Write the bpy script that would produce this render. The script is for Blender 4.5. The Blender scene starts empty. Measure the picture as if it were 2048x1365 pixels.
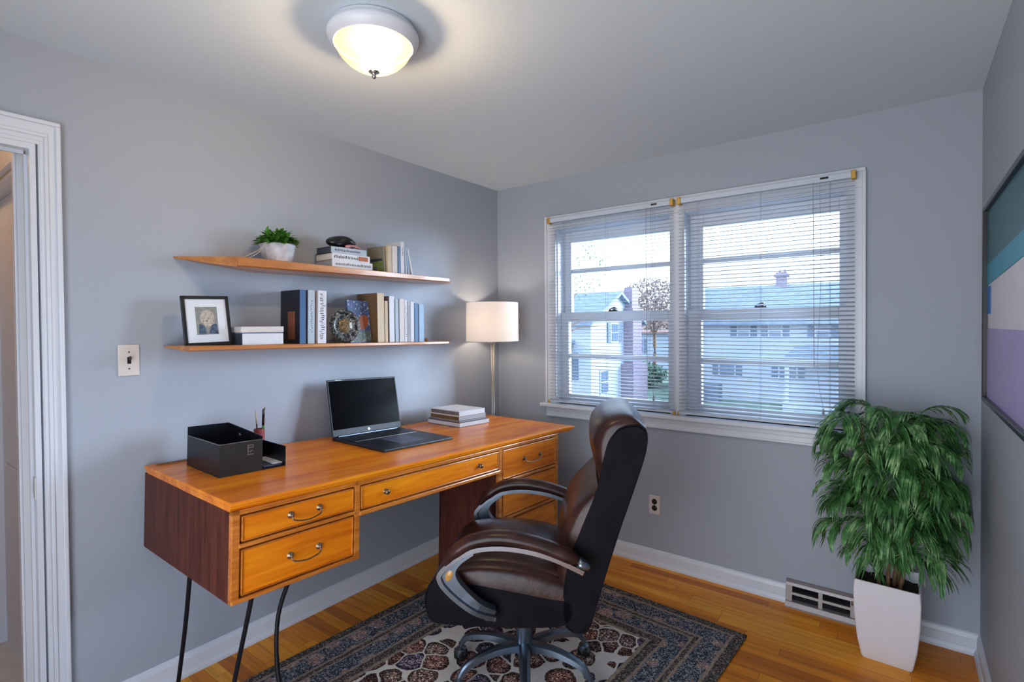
import bpy, bmesh, math, random
from mathutils import Vector, Matrix
random.seed(7)
C = bpy.context.scene.collection
R = math.radians
PI = math.pi

# ------------------------------------------------------------------ camera
YAW, PITCH, ROLL = 0.6475903, -0.0146780, -0.0080073
F = Vector((-math.sin(YAW)*math.cos(PITCH), math.cos(YAW)*math.cos(PITCH), math.sin(PITCH)))
Rt = Vector((math.cos(YAW), math.sin(YAW), 0))
Up = Rt.cross(F)
R2 = Rt*math.cos(ROLL) + Up*math.sin(ROLL)
U2 = Up*math.cos(ROLL) - Rt*math.sin(ROLL)
cam_d = bpy.data.cameras.new('camera')
cam = bpy.data.objects.new('camera', cam_d)
C.objects.link(cam)
m = Matrix((R2, U2, -F)).transposed().to_4x4()
m.translation = Vector((2.39027, -2.99401, 1.44443))
cam.matrix_world = m
cam_d.sensor_width = 36.0
cam_d.lens = 1038.26*36/2048
cam_d.shift_y = -14.505/2048
cam_d.clip_start = 0.02
cam_d.clip_end = 300
bpy.context.scene.camera = cam

# ------------------------------------------------------------------ view, world, daylight
vs = bpy.context.scene.view_settings
vs.view_transform = 'Standard'
vs.look = 'None'
vs.gamma = 1.0
vs.use_curve_mapping = False
vs.exposure = 1.5

w = bpy.data.worlds.new('world')
bpy.context.scene.world = w
w.use_nodes = True
nt = w.node_tree
nt.nodes.clear()
wo = nt.nodes.new('ShaderNodeOutputWorld')
bg = nt.nodes.new('ShaderNodeBackground')
tc = nt.nodes.new('ShaderNodeTexCoord')
sp = nt.nodes.new('ShaderNodeSeparateXYZ')
rp = nt.nodes.new('ShaderNodeValToRGB')
rp.color_ramp.elements[0].position = 0.0
rp.color_ramp.elements[0].color = (0.86, 0.92, 1.0, 1)
rp.color_ramp.elements[1].position = 0.5
rp.color_ramp.elements[1].color = (0.68, 0.81, 1.0, 1)
bg.inputs['Strength'].default_value = 1.6
nt.links.new(tc.outputs['Generated'], sp.inputs[0])
nt.links.new(sp.outputs['Z'], rp.inputs[0])
nt.links.new(rp.outputs[0], bg.inputs[0])
mr = nt.nodes.new('ShaderNodeMapRange')          # world strength raised behind the viewer, added as fill for the room
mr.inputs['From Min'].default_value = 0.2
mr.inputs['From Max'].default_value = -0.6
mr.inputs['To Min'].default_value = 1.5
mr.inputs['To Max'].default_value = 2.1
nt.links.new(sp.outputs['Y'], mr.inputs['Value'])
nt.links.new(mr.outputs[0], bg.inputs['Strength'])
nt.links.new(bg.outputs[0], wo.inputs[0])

def add_light(name, kind, loc, energy, color=(1, 1, 1), size=0.1, direction=None):
    d = bpy.data.lights.new(name, kind)
    d.energy = energy
    d.color = color
    if kind == 'SUN':
        d.angle = size
    elif kind == 'POINT':
        d.shadow_soft_size = size
    o = bpy.data.objects.new(name, d)
    C.objects.link(o)
    o.location = loc
    if direction is not None:
        o.rotation_euler = Vector(direction).to_track_quat('-Z', 'Y').to_euler()
    return o
# low bright hazy sky on the window side
SUN = add_light('sun', 'SUN', (3, 8, 6), 7.0, (0.88, 0.93, 1.0), R(36), (-0.72, -0.66, -0.22))

# ------------------------------------------------------------------ materials
def newmat(name):
    mt = bpy.data.materials.new(name)
    mt.use_nodes = True
    n = mt.node_tree.nodes
    b = n.get('Principled BSDF')
    return mt, mt.node_tree, b

def coords(t, scale=(1, 1, 1), rot=(0, 0, 0), kind='Object'):
    c = t.nodes.new('ShaderNodeTexCoord')
    mp = t.nodes.new('ShaderNodeMapping')
    mp.inputs['Scale'].default_value = scale
    mp.inputs['Rotation'].default_value = rot
    t.links.new(c.outputs[kind], mp.inputs[0])
    return mp.outputs[0]

def noise(t, vec, scale, detail=4, rough=0.55):
    n = t.nodes.new('ShaderNodeTexNoise')
    n.inputs['Scale'].default_value = scale
    n.inputs['Detail'].default_value = detail
    n.inputs['Roughness'].default_value = rough
    if vec is not None:
        t.links.new(vec, n.inputs['Vector'])
    return n

def ramp(t, fac, stops, interp='LINEAR'):
    r = t.nodes.new('ShaderNodeValToRGB')
    r.color_ramp.interpolation = interp
    e = r.color_ramp.elements
    while len(e) < len(stops):
        e.new(0.5)
    for i, (p, c) in enumerate(stops):
        e[i].position = p
        e[i].color = (c[0], c[1], c[2], 1)
    t.links.new(fac, r.inputs[0])
    return r.outputs[0]

def mix(t, fac, a, b, mode='MIX'):
    n = t.nodes.new('ShaderNodeMix')
    n.data_type = 'RGBA'
    n.blend_type = mode
    for sock, v in ((n.inputs[0], fac), (n.inputs[6], a), (n.inputs[7], b)):
        if isinstance(v, (int, float)):
            sock.default_value = v
        elif isinstance(v, (tuple, list)):
            sock.default_value = (v[0], v[1], v[2], 1)
        else:
            t.links.new(v, sock)
    return n.outputs[2]

def mth(t, op, a, b=0.0, c=0.0):
    n = t.nodes.new('ShaderNodeMath')
    n.operation = op
    for i, v in enumerate((a, b, c)):
        if isinstance(v, (int, float)):
            n.inputs[i].default_value = v
        else:
            t.links.new(v, n.inputs[i])
    return n.outputs[0]

def bump(t, b, h, strength=0.1, dist=0.01):
    n = t.nodes.new('ShaderNodeBump')
    n.inputs['Strength'].default_value = strength
    n.inputs['Distance'].default_value = dist
    t.links.new(h, n.inputs['Height'])
    t.links.new(n.outputs[0], b.inputs['Normal'])

def plain(name, col, rough=0.5, metal=0.0, var=0.06, vscale=18, bmp=0.0, spec=0.5, coat=0.0, transm=0.0):
    """colour with a little mottling, so every surface is procedural"""
    mt, t, b = newmat(name)
    v = coords(t)
    n = noise(t, v, vscale)
    lo = tuple(max(0, c*(1-var)) for c in col)
    hi = tuple(min(1, c*(1+var)) for c in col)
    t.links.new(ramp(t, n.outputs[0], [(0.3, lo), (0.7, hi)]), b.inputs['Base Color'])
    b.inputs['Roughness'].default_value = rough
    b.inputs['Metallic'].default_value = metal
    b.inputs['Specular IOR Level'].default_value = spec
    b.inputs['Coat Weight'].default_value = coat
    if bmp:
        bump(t, b, n.outputs[0], bmp, 0.005)
    return mt

def wood(name, dark, mid, light, axis='Y', rough=0.25, scale=1.0, coat=0.3, contrast=1.0):
    mt, t, b = newmat(name)
    s = {'X': (1.2, 14, 14), 'Y': (14, 1.2, 14), 'Z': (14, 14, 1.2)}[axis]
    v = coords(t, tuple(k*scale for k in s))
    n1 = noise(t, v, 1.3, 6, 0.6)
    v2 = coords(t, tuple(k*scale*4 for k in s))
    n2 = noise(t, v2, 2.0, 3, 0.5)
    f = mth(t, 'ADD', mth(t, 'MULTIPLY', n1.outputs[0], 0.75), mth(t, 'MULTIPLY', n2.outputs[0], 0.25))
    col = ramp(t, f, [(0.5-0.14*contrast, dark), (0.5, mid), (0.5+0.14*contrast, light)])
    t.links.new(col, b.inputs['Base Color'])
    b.inputs['Roughness'].default_value = rough
    b.inputs['Coat Weight'].default_value = coat
    b.inputs['Coat Roughness'].default_value = 0.12
    return mt

M = {}
M['wall'] = plain('wall_paint', (0.345, 0.38, 0.44), 0.55, var=0.015, vscale=60, bmp=0.03, spec=0.3)
M['ceiling'] = plain('ceiling_paint', (0.60, 0.67, 0.72), 0.8, var=0.01, vscale=60, bmp=0.03, spec=0.2)
M['trim'] = plain('trim_paint', (0.62, 0.655, 0.72), 0.35, var=0.01)
M['blind'] = plain('blind_enamel', (0.50, 0.58, 0.68), 0.4, var=0.01)
M['white'] = plain('white_gloss', (0.74, 0.74, 0.78), 0.3, var=0.01)
M['pot_white'] = plain('planter_white', (0.72, 0.70, 0.74), 0.35, var=0.01)
M['plate'] = plain('switch_plate', (0.62, 0.57, 0.54), 0.35, var=0.02)
M['black'] = plain('black_plastic', (0.006, 0.006, 0.008), 0.3, var=0.1)
M['blackmetal'] = plain('black_metal', (0.004, 0.005, 0.009), 0.4, var=0.1, spec=0.35)
M['brass'] = plain('aged_brass', (0.55, 0.33, 0.06), 0.4, metal=0.35, var=0.15)
M['oldbrass'] = plain('antique_brass', (0.22, 0.16, 0.11), 0.3, metal=0.9, var=0.3, vscale=120)
M['nickel'] = plain('brushed_nickel', (0.45, 0.44, 0.42), 0.28, metal=1.0, var=0.05)
M['gun'] = plain('gunmetal', (0.16, 0.20, 0.25), 0.3, metal=0.9, var=0.05)
M['gunlight'] = plain('satin_steel', (0.22, 0.25, 0.30), 0.25, metal=0.95, var=0.05)
M['cord'] = plain('blind_cord', (0.30, 0.33, 0.38), 0.7)
M['wallshelf'] = wood('shelf_wood', (0.30, 0.10, 0.025), (0.45, 0.18, 0.05), (0.58, 0.27, 0.08), 'Y', 0.3, contrast=1.2)
M['desk'] = wood('desk_wood', (0.48, 0.095, 0.004), (0.76, 0.205, 0.006), (0.92, 0.34, 0.014), 'Y', 0.27, 0.6, 0.0, 1.25)
M['desk'].node_tree.nodes['Principled BSDF'].inputs['Specular IOR Level'].default_value = 0.33
M['deskedge'] = wood('desk_moulding', (0.34, 0.085, 0.010), (0.54, 0.165, 0.02), (0.68, 0.26, 0.045), 'Y', 0.25, 1.5)
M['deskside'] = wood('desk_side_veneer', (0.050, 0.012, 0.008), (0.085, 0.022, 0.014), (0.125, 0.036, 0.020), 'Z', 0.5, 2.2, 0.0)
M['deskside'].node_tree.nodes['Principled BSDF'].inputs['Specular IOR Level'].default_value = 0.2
M['groove'] = plain('dark_groove', (0.035, 0.012, 0.005), 0.6)
M['paper'] = plain('page_edges', (0.62, 0.58, 0.52), 0.8, var=0.1, vscale=200)

def leather(name, col, rough=0.30, amt=1.0):
    mt, t, b = newmat(name)
    v = coords(t)
    n = noise(t, v, 11, 4)
    t.links.new(ramp(t, n.outputs[0], [(0.35, tuple(c*0.65 for c in col)), (0.5, col), (0.68, tuple(c*1.7 for c in col))]), b.inputs['Base Color'])
    n3 = noise(t, coords(t, (1, 0.45, 1)), 15, 3)
    n4 = noise(t, v, 220, 2)
    h = mth(t, 'ADD', mth(t, 'MULTIPLY', n4.outputs[0], 0.03), mth(t, 'MULTIPLY', n3.outputs[0], 1.3*amt))
    bump(t, b, h, 0.12, 0.016)
    b.inputs['Roughness'].default_value = rough
    b.inputs['Specular IOR Level'].default_value = 0.32
    return mt
M['leather'] = leather('brown_leather', (0.030, 0.011, 0.009))
M['vinyl'] = leather('black_vinyl', (0.0035, 0.0035, 0.006), 0.5, 0.15)
M['vinyl'].node_tree.nodes['Principled BSDF'].inputs['Specular IOR Level'].default_value = 0.10
M['vinyl'].node_tree.nodes['Principled BSDF'].inputs['Coat Weight'].default_value = 0.0

def floor_mat():
    mt, t, b = newmat('oak_strip_floor')
    c = t.nodes.new('ShaderNodeTexCoord')
    s = t.nodes.new('ShaderNodeSeparateXYZ')
    t.links.new(c.outputs['Object'], s.inputs[0])
    W, L = 0.057, 0.75
    ry = mth(t, 'DIVIDE', s.outputs['Y'], W)
    row = mth(t, 'FLOOR', ry)
    wn = t.nodes.new('ShaderNodeTexWhiteNoise')
    wn.noise_dimensions = '1D'
    t.links.new(row, wn.inputs['W'])
    px = mth(t, 'ADD', mth(t, 'DIVIDE', s.outputs['X'], L), mth(t, 'MULTIPLY', wn.outputs['Value'], 7.3))
    pid = mth(t, 'FLOOR', px)
    cb = t.nodes.new('ShaderNodeCombineXYZ')
    t.links.new(row, cb.inputs[0])
    t.links.new(pid, cb.inputs[1])
    w2 = t.nodes.new('ShaderNodeTexWhiteNoise')
    w2.noise_dimensions = '2D'
    t.links.new(cb.outputs[0], w2.inputs['Vector'])
    base = ramp(t, w2.outputs['Value'], [(0.0, (0.52, 0.14, 0.005)), (0.25, (0.72, 0.225, 0.007)), (0.6, (0.84, 0.30, 0.010)), (1.0, (0.92, 0.42, 0.035))])
    # grain, shifted per plank
    v = t.nodes.new('ShaderNodeVectorMath')
    v.operation = 'MULTIPLY_ADD'
    t.links.new(c.outputs['Object'], v.inputs[0])
    v.inputs[1].default_value = (1.6, 26, 1)
    t.links.new(w2.outputs['Color'], v.inputs[2])
    v3 = t.nodes.new('ShaderNodeVectorMath')
    v3.operation = 'ADD'
    t.links.new(v.outputs[0], v3.inputs[0])
    sc = t.nodes.new('ShaderNodeVectorMath')
    sc.operation = 'SCALE'
    sc.inputs['Scale'].default_value = 9.0
    t.links.new(w2.outputs['Color'], sc.inputs[0])
    t.links.new(sc.outputs[0], v3.inputs[1])
    g = noise(t, v3.outputs[0], 1.6, 6, 0.62)
    grain = ramp(t, g.outputs[0], [(0.3, (0.62, 0.55, 0.5)), (0.55, (1, 1, 1)), (0.75, (1.0, 1.0, 1.0))])
    col = mix(t, 0.8, base, grain, 'MULTIPLY')
    fy = mth(t, 'FRACT', ry)
    fx = mth(t, 'FRACT', px)
    ey = mth(t, 'LESS_THAN', mth(t, 'MINIMUM', fy, mth(t, 'SUBTRACT', 1.0, fy)), 0.018)
    ex = mth(t, 'LESS_THAN', mth(t, 'MINIMUM', fx, mth(t, 'SUBTRACT', 1.0, fx)), 0.0016)
    e = mth(t, 'MAXIMUM', ey, ex)
    col = mix(t, mth(t, 'MULTIPLY', e, 0.65), col, (0.09, 0.03, 0.008))
    t.links.new(col, b.inputs['Base Color'])
    b.inputs['Roughness'].default_value = 0.38
    b.inputs['Specular IOR Level'].default_value = 0.3
    return mt
M['floor'] = floor_mat()

RUG_HX, RUG_HY = 0.735, 1.25
def rug_mat():
    mt, t, b = newmat('persian_rug')
    c = t.nodes.new('ShaderNodeTexCoord')
    O = c.outputs['Object']
    s = t.nodes.new('ShaderNodeSeparateXYZ')
    t.links.new(O, s.inputs[0])
    ax = mth(t, 'SUBTRACT', RUG_HX, mth(t, 'ABSOLUTE', s.outputs['X']))
    ay = mth(t, 'SUBTRACT', RUG_HY, mth(t, 'ABSOLUTE', s.outputs['Y']))
    wob = noise(t, O, 14, 2)
    d = mth(t, 'ADD', mth(t, 'MINIMUM', ax, ay), mth(t, 'MULTIPLY', mth(t, 'SUBTRACT', wob.outputs[0], 0.5), 0.012))
    # fine speckled motif colours
    fine = t.nodes.new('ShaderNodeTexVoronoi')
    fine.inputs['Scale'].default_value = 190
    t.links.new(O, fine.inputs['Vector'])
    fs = t.nodes.new('ShaderNodeSeparateColor')
    t.links.new(fine.outputs['Color'], fs.inputs[0])
    n1 = noise(t, O, 60, 4, 0.7)
    motif = ramp(t, mth(t, 'FRACT', mth(t, 'ADD', fs.outputs[0], mth(t, 'MULTIPLY', n1.outputs[0], 0.4))),
                 [(0.0, (0.028, 0.020, 0.020)), (0.22, (0.17, 0.085, 0.07)), (0.4, (0.05, 0.035, 0.035)), (0.5, (0.34, 0.24, 0.19)), (0.64, (0.11, 0.10, 0.105)), (0.78, (0.55, 0.50, 0.45)), (0.93, (0.10, 0.06, 0.055))], 'CONSTANT')
    # field: ivory with rounded medallions
    warp = t.nodes.new('ShaderNodeVectorMath')
    warp.operation = 'MULTIPLY_ADD'
    nw = noise(t, O, 7, 2)
    t.links.new(nw.outputs['Color'], warp.inputs[0])
    warp.inputs[1].default_value = (0.045, 0.045, 0)
    t.links.new(O, warp.inputs[2])
    med = t.nodes.new('ShaderNodeTexVoronoi')
    med.inputs['Scale'].default_value = 9.5
    med.inputs['Randomness'].default_value = 0.75
    t.links.new(warp.outputs[0], med.inputs['Vector'])
    mcol = t.nodes.new('ShaderNodeSeparateColor')
    t.links.new(med.outputs['Color'], mcol.inputs[0])
    edge = t.nodes.new('ShaderNodeTexVoronoi')
    edge.feature = 'DISTANCE_TO_EDGE'
    edge.inputs['Scale'].default_value = 9.5
    edge.inputs['Randomness'].default_value = 0.75
    t.links.new(warp.outputs[0], edge.inputs['Vector'])
    jag = noise(t, O, 45, 3)
    inside = mth(t, 'GREATER_THAN', mth(t, 'ADD', edge.outputs['Distance'], mth(t, 'MULTIPLY', mth(t, 'SUBTRACT', jag.outputs[0], 0.5), 0.10)), mth(t, 'ADD', 0.115, mth(t, 'MULTIPLY', mcol.outputs[2], 0.08)))
    inside = mth(t, 'MULTIPLY', mth(t, 'LESS_THAN', mth(t, 'ADD', med.outputs['Distance'], mth(t, 'MULTIPLY', mth(t, 'SUBTRACT', jag.outputs[0], 0.5), 0.12)), mth(t, 'ADD', 0.56, mth(t, 'MULTIPLY', mcol.outputs[2], 0.12))), mth(t, 'GREATER_THAN', mth(t, 'ADD', edge.outputs['Distance'], mth(t, 'MULTIPLY', mth(t, 'SUBTRACT', jag.outputs[0], 0.5), 0.06)), 0.035))
    tint = ramp(t, mcol.outputs[0], [(0.0, (1.25, 0.95, 0.9)), (0.25, (0.85, 0.95, 1.4)), (0.5, (1.3, 1.25, 1.2)), (0.75, (1.5, 1.1, 0.95))], 'CONSTANT')
    field_m = mix(t, 1.0, motif, tint, 'MULTIPLY')
    rim = ramp(t, med.outputs['Distance'], [(0.0, (1.0, 1.0, 1.0)), (0.12, (1.5, 1.4, 1.4)), (0.2, (0.45, 0.42, 0.45)), (0.27, (1.3, 1.2, 1.2)), (0.42, (1.0, 1.0, 1.0)), (0.50, (0.35, 0.32, 0.34))])
    field_m = mix(t, 1.0, field_m, rim, 'MULTIPLY')
    ivory = ramp(t, nw.outputs[0], [(0.3, (0.60, 0.54, 0.47)), (0.7, (0.74, 0.70, 0.64))])
    field = mix(t, inside, ivory, field_m)
    # border
    bm = t.nodes.new('ShaderNodeTexVoronoi')
    bm.inputs['Scale'].default_value = 9.0
    bm.inputs['Randomness'].default_value = 0.6
    t.links.new(warp.outputs[0], bm.inputs['Vector'])
    rose = mth(t, 'LESS_THAN', mth(t, 'ADD', bm.outputs['Distance'], mth(t, 'MULTIPLY', mth(t, 'SUBTRACT', jag.outputs[0], 0.5), 0.3)), 0.33)
    navy = ramp(t, mth(t, 'FRACT', mth(t, 'ADD', fs.outputs[1], mth(t, 'MULTIPLY', n1.outputs[0], 0.5))),
                [(0.0, (0.030, 0.036, 0.058)), (0.24, (0.055, 0.070, 0.105)), (0.42, (0.13, 0.14, 0.165)), (0.6, (0.33, 0.31, 0.29)), (0.86, (0.04, 0.04, 0.05))], 'CONSTANT')
    rosec = ramp(t, fs.outputs[2], [(0.0, (0.30, 0.13, 0.09)), (0.35, (0.38, 0.26, 0.20)), (0.6, (0.16, 0.18, 0.26)), (0.8, (0.5, 0.42, 0.36))], 'CONSTANT')
    bord = mix(t, rose, navy, rosec)
    dark = ramp(t, fs.outputs[0], [(0.0, (0.05, 0.042, 0.038)), (0.5, (0.12, 0.10, 0.09)), (0.8, (0.28, 0.23, 0.19))], 'CONSTANT')
    tan = ramp(t, n1.outputs[0], [(0.3, (0.20, 0.135, 0.095)), (0.7, (0.42, 0.33, 0.26))])
    bandf = mth(t, 'DIVIDE', d, 0.34)
    def step(x):
        return mth(t, 'GREATER_THAN', bandf, x)
    col = dark
    for x, cc in ((0.13, tan), (0.17, bord), (0.44, tan), (0.475, dark), (0.53, tan), (0.56, bord), (0.80, tan), (0.835, dark), (0.95, tan), (1.0, field)):
        col = mix(t, step(x), col, cc)
    t.links.new(col, b.inputs['Base Color'])
    b.inputs['Roughness'].default_value = 0.95
    b.inputs['Specular IOR Level'].default_value = 0.1
    bump(t, b, n1.outputs[0], 0.4, 0.004)
    return mt
M['rug'] = rug_mat()

def leaf_mat(name, a, b_, c_):
    mt, t, b = newmat(name)
    v = coords(t)
    n = noise(t, v, 16, 5, 0.7)
    t.links.new(ramp(t, n.outputs[0], [(0.32, a), (0.52, b_), (0.70, c_)]), b.inputs['Base Color'])
    b.inputs['Roughness'].default_value = 0.42
    return mt
M['leaf'] = leaf_mat('palm_leaf', (0.010, 0.055, 0.016), (0.06, 0.20, 0.045), (0.34, 0.55, 0.26))
M['leaf2'] = leaf_mat('herb_leaf', (0.02, 0.09, 0.01), (0.06, 0.20, 0.02), (0.16, 0.38, 0.05))
M['soil'] = plain('potting_soil', (0.030, 0.017, 0.010), 0.95, var=0.7, vscale=90, bmp=0.8)
M['bark'] = plain('stem_bark', (0.20, 0.11, 0.05), 0.8, var=0.4, vscale=60)

def glass_mat():
    mt = bpy.data.materials.new('window_glass')
    mt.use_nodes = True
    t = mt.node_tree
    t.nodes.clear()
    o = t.nodes.new('ShaderNodeOutputMaterial')
    tr = t.nodes.new('ShaderNodeBsdfTransparent')
    tr.inputs[0].default_value = (0.80, 0.86, 0.92, 1)
    gl = t.nodes.new('ShaderNodeBsdfGlossy')
    gl.inputs['Roughness'].default_value = 0.02
    fr = t.nodes.new('ShaderNodeFresnel')
    fr.inputs[0].default_value = 1.25
    mx = t.nodes.new('ShaderNodeMixShader')
    t.links.new(fr.outputs[0], mx.inputs[0])
    t.links.new(tr.outputs[0], mx.inputs[1])
    t.links.new(gl.outputs[0], mx.inputs[2])
    t.links.new(mx.outputs[0], o.inputs[0])
    return mt
M['glass'] = glass_mat()

def lamp_mat(name, col, strength, transl=0.6, ribs=0):
    mt = bpy.data.materials.new(name)
    mt.use_nodes = True
    t = mt.node_tree
    t.nodes.clear()
    o = t.nodes.new('ShaderNodeOutputMaterial')
    di = t.nodes.new('ShaderNodeBsdfDiffuse')
    di.inputs[0].default_value = (*col, 1)
    tl = t.nodes.new('ShaderNodeBsdfTranslucent')
    tl.inputs[0].default_value = (*col, 1)
    mx = t.nodes.new('ShaderNodeMixShader')
    mx.inputs[0].default_value = transl
    t.links.new(di.outputs[0], mx.inputs[1])
    t.links.new(tl.outputs[0], mx.inputs[2])
    em = t.nodes.new('ShaderNodeEmission')
    em.inputs[0].default_value = (*col, 1)
    em.inputs[1].default_value = strength
    ad = t.nodes.new('ShaderNodeAddShader')
    t.links.new(mx.outputs[0], ad.inputs[0])
    t.links.new(em.outputs[0], ad.inputs[1])
    t.links.new(ad.outputs[0], o.inputs[0])
    return mt

# ------------------------------------------------------------------ mesh helpers
class MB:
    """collects shapes into one mesh"""
    def __init__(self):
        self.bm = bmesh.new()
    def box(self, x0, x1, y0, y1, z0, z1, bev=0.0, mat=None, seg=2):
        r = bmesh.ops.create_cube(self.bm, size=1.0)
        vs_ = r['verts']
        for v in vs_:
            v.co = Vector(((x0+x1)/2 + v.co.x*(x1-x0), (y0+y1)/2 + v.co.y*(y1-y0), (z0+z1)/2 + v.co.z*(z1-z0)))
        if bev > 0:
            es = list({e for v in vs_ for e in v.link_edges})
            rr = bmesh.ops.bevel(self.bm, geom=es, offset=bev, segments=seg, affect='EDGES', profile=0.5)
            vs_ = list({v for f in rr['faces'] for v in f.verts} | {v for v in vs_ if v.is_valid})
        if mat is not None:
            for v in vs_:
                v.co = mat @ v.co
        return self
    def poly(self, pts, faces):
        vv = [self.bm.verts.new(p) for p in pts]
        for f in faces:
            try:
                self.bm.faces.new([vv[i] for i in f])
            except ValueError:
                pass
        return self
    def prism(self, pts, axis, a, b):
        """polygon pts (2D) extruded along axis from a to b"""
        def mk(p, k):
            if axis == 'X': return (k, p[0], p[1])
            if axis == 'Y': return (p[0], k, p[1])
            return (p[0], p[1], k)
        n = len(pts)
        P = [mk(p, a) for p in pts] + [mk(p, b) for p in pts]
        Fc = [list(range(n))[::-1], list(range(n, 2*n))] + [[i, (i+1) % n, n+(i+1) % n, n+i] for i in range(n)]
        return self.poly(P, Fc)
    def lathe(self, prof, center=(0, 0, 0), n=32, closed=False, start=0.0, end=2*PI, mat=None):
        """prof = [(r, z)]"""
        rings = []
        full = abs(end-start-2*PI) < 1e-6
        cnt = n if full else n+1
        for i in range(cnt):
            a = start + (end-start)*i/n
            ring = []
            for (r, z) in prof:
                p = Vector((center[0]+r*math.cos(a), center[1]+r*math.sin(a), center[2]+z))
                ring.append(self.bm.verts.new(mat @ p if mat is not None else p))
            rings.append(ring)
        for i in range(n):
            A, B = rings[i], rings[(i+1) % cnt]
            for j in range(len(prof)-1):
                try:
                    self.bm.faces.new((A[j], B[j], B[j+1], A[j+1]))
                except ValueError:
                    pass
        return self
    def sweep(self, pts, sect, caps=True, up=(0, 0, 1), scales=None):
        """2D section (list of (a,b)) swept along pts; a = side, b = up-ish normal"""
        pts = [Vector(p) for p in pts]
        up = Vector(up)
        rings = []
        for i, p in enumerate(pts):
            d = (pts[min(i+1, len(pts)-1)] - pts[max(i-1, 0)]).normalized()
            s = d.cross(up)
            if s.length < 1e-4:
                s = d.cross(Vector((1, 0, 0)))
            s.normalize()
            u = s.cross(d).normalized()
            k = scales[i] if scales else 1.0
            rings.append([self.bm.verts.new(p + s*(a*k) + u*(b*k)) for a, b in sect])
        n = len(sect)
        for i in range(len(pts)-1):
            for j in range(n):
                try:
                    self.bm.faces.new((rings[i][j], rings[i][(j+1) % n], rings[i+1][(j+1) % n], rings[i+1][j]))
                except ValueError:
                    pass
        if caps:
            try:
                self.bm.faces.new(rings[0][::-1])
                self.bm.faces.new(rings[-1])
            except ValueError:
                pass
        return self
    def tube(self, pts, r, n=8, scales=None, up=(0, 0, 1)):
        return self.sweep(pts, [(r*math.cos(2*PI*k/n), r*math.sin(2*PI*k/n)) for k in range(n)], True, up, scales)
    def sphere(self, c, r, sx=1, sy=1, sz=1, seg=16):
        rr = bmesh.ops.create_uvsphere(self.bm, u_segments=seg, v_segments=max(6, seg//2), radius=r)
        for v in rr['verts']:
            v.co = Vector((c[0]+v.co.x*sx, c[1]+v.co.y*sy, c[2]+v.co.z*sz))
        return self
    def grid(self, rows):
        """rows: list of lists of points"""
        vv = [[self.bm.verts.new(p) for p in r] for r in rows]
        for i in range(len(vv)-1):
            for j in range(len(vv[0])-1):
                try:
                    self.bm.faces.new((vv[i][j], vv[i][j+1], vv[i+1][j+1], vv[i+1][j]))
                except ValueError:
                    pass
        return self
    def build(self, name, mat, parent=None, smooth=False, angle=None, loc=None, rot=None):
        bm = self.bm
        bmesh.ops.recalc_face_normals(bm, faces=bm.faces)
        me = bpy.data.meshes.new(name)
        bm.to_mesh(me)
        bm.free()
        mats = mat if isinstance(mat, (list, tuple)) else [mat]
        for k in mats:
            me.materials.append(M[k] if isinstance(k, str) else k)
        o = bpy.data.objects.new(name, me)
        C.objects.link(o)
        if parent is not None:
            o.parent = parent
        if loc is not None:
            o.location = loc
        if rot is not None:
            o.rotation_euler = rot
        if smooth:
            for p in me.polygons:
                p.use_smooth = True
            if angle:
                try:
                    me.set_sharp_from_angle(angle=R(angle))
                except Exception:
                    pass
        return o

def spline(pts, n=8):
    """Catmull-Rom through pts"""
    P = [Vector(p) for p in pts]
    out = []
    for i in range(len(P)-1):
        p0, p1, p2, p3 = P[max(i-1, 0)], P[i], P[i+1], P[min(i+2, len(P)-1)]
        for k in range(n):
            t_ = k/n
            out.append(0.5*((2*p1)+(-p0+p2)*t_+(2*p0-5*p1+4*p2-p3)*t_**2+(-p0+3*p1-3*p2+p3)*t_**3))
    out.append(P[-1])
    return out

def tag(o, label=None, cat=None, group=None, kind=None):
    if label: o['label'] = label
    if cat: o['category'] = cat
    if group: o['group'] = group
    if kind: o['kind'] = kind
    return o

def thing(name, label, cat, loc=(0, 0, 0), rot=(0, 0, 0), group=None):
    o = bpy.data.objects.new(name, None)
    o.empty_display_size = 0.05
    C.objects.link(o)
    o.location = loc
    o.rotation_euler = rot
    return tag(o, label, cat, group)

def copy_tree(o, parent=None):
    kids = [k for k in bpy.data.objects if k.parent == o]
    c = o.copy()
    C.objects.link(c)
    c.parent = parent
    for k in kids:
        copy_tree(k, c)
    return c

# ------------------------------------------------------------------ room shell
W, H, YF = 2.654, 2.44, -3.62      # width, height, y of the wall behind the camera
ST = 'structure'
WX0, WX1, WZ0, WZ1 = 0.50, 2.18, 0.92, 2.105       # window opening
o = MB().box(-1.7, W+0.12, YF, 0.0, -0.06, 0).build('floor', 'floor'); tag(o, 'honey coloured oak strip floor running parallel to the window wall', 'floor', kind=ST)
o = MB().box(-0.12, W+0.12, YF, 0.16, H, H+0.1).build('ceiling', 'ceiling'); tag(o, 'smooth pale grey painted ceiling', 'ceiling', kind=ST)
mb = MB()
mb.box(-0.12, WX0, 0, 0.16, 0, H).box(WX1, W+0.12, 0, 0.16, 0, H).box(WX0, WX1, 0, 0.16, 0, WZ0).box(WX0, WX1, 0, 0.16, WZ1, H)
o = mb.build('wall_back', 'wall'); tag(o, 'grey-blue painted wall with the double window', 'wall', kind=ST)
DY0, DY1, DZ = -3.38, -2.550, 2.092
LT = 0.045           # doorway in the left wall
mb = MB()
mb.box(-LT, 0, DY1, 0, 0, H).box(-LT, 0, YF, DY0, 0, H).box(-LT, 0, DY0, DY1, DZ, H)
o = mb.build('wall_left', 'wall'); tag(o, 'grey-blue painted wall behind the desk and shelves', 'wall', kind=ST)
o = MB().box(W, W+0.12, YF, 0, 0, H).build('wall_right', 'wall'); tag(o, 'grey-blue painted wall with the abstract picture', 'wall', kind=ST)

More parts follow.
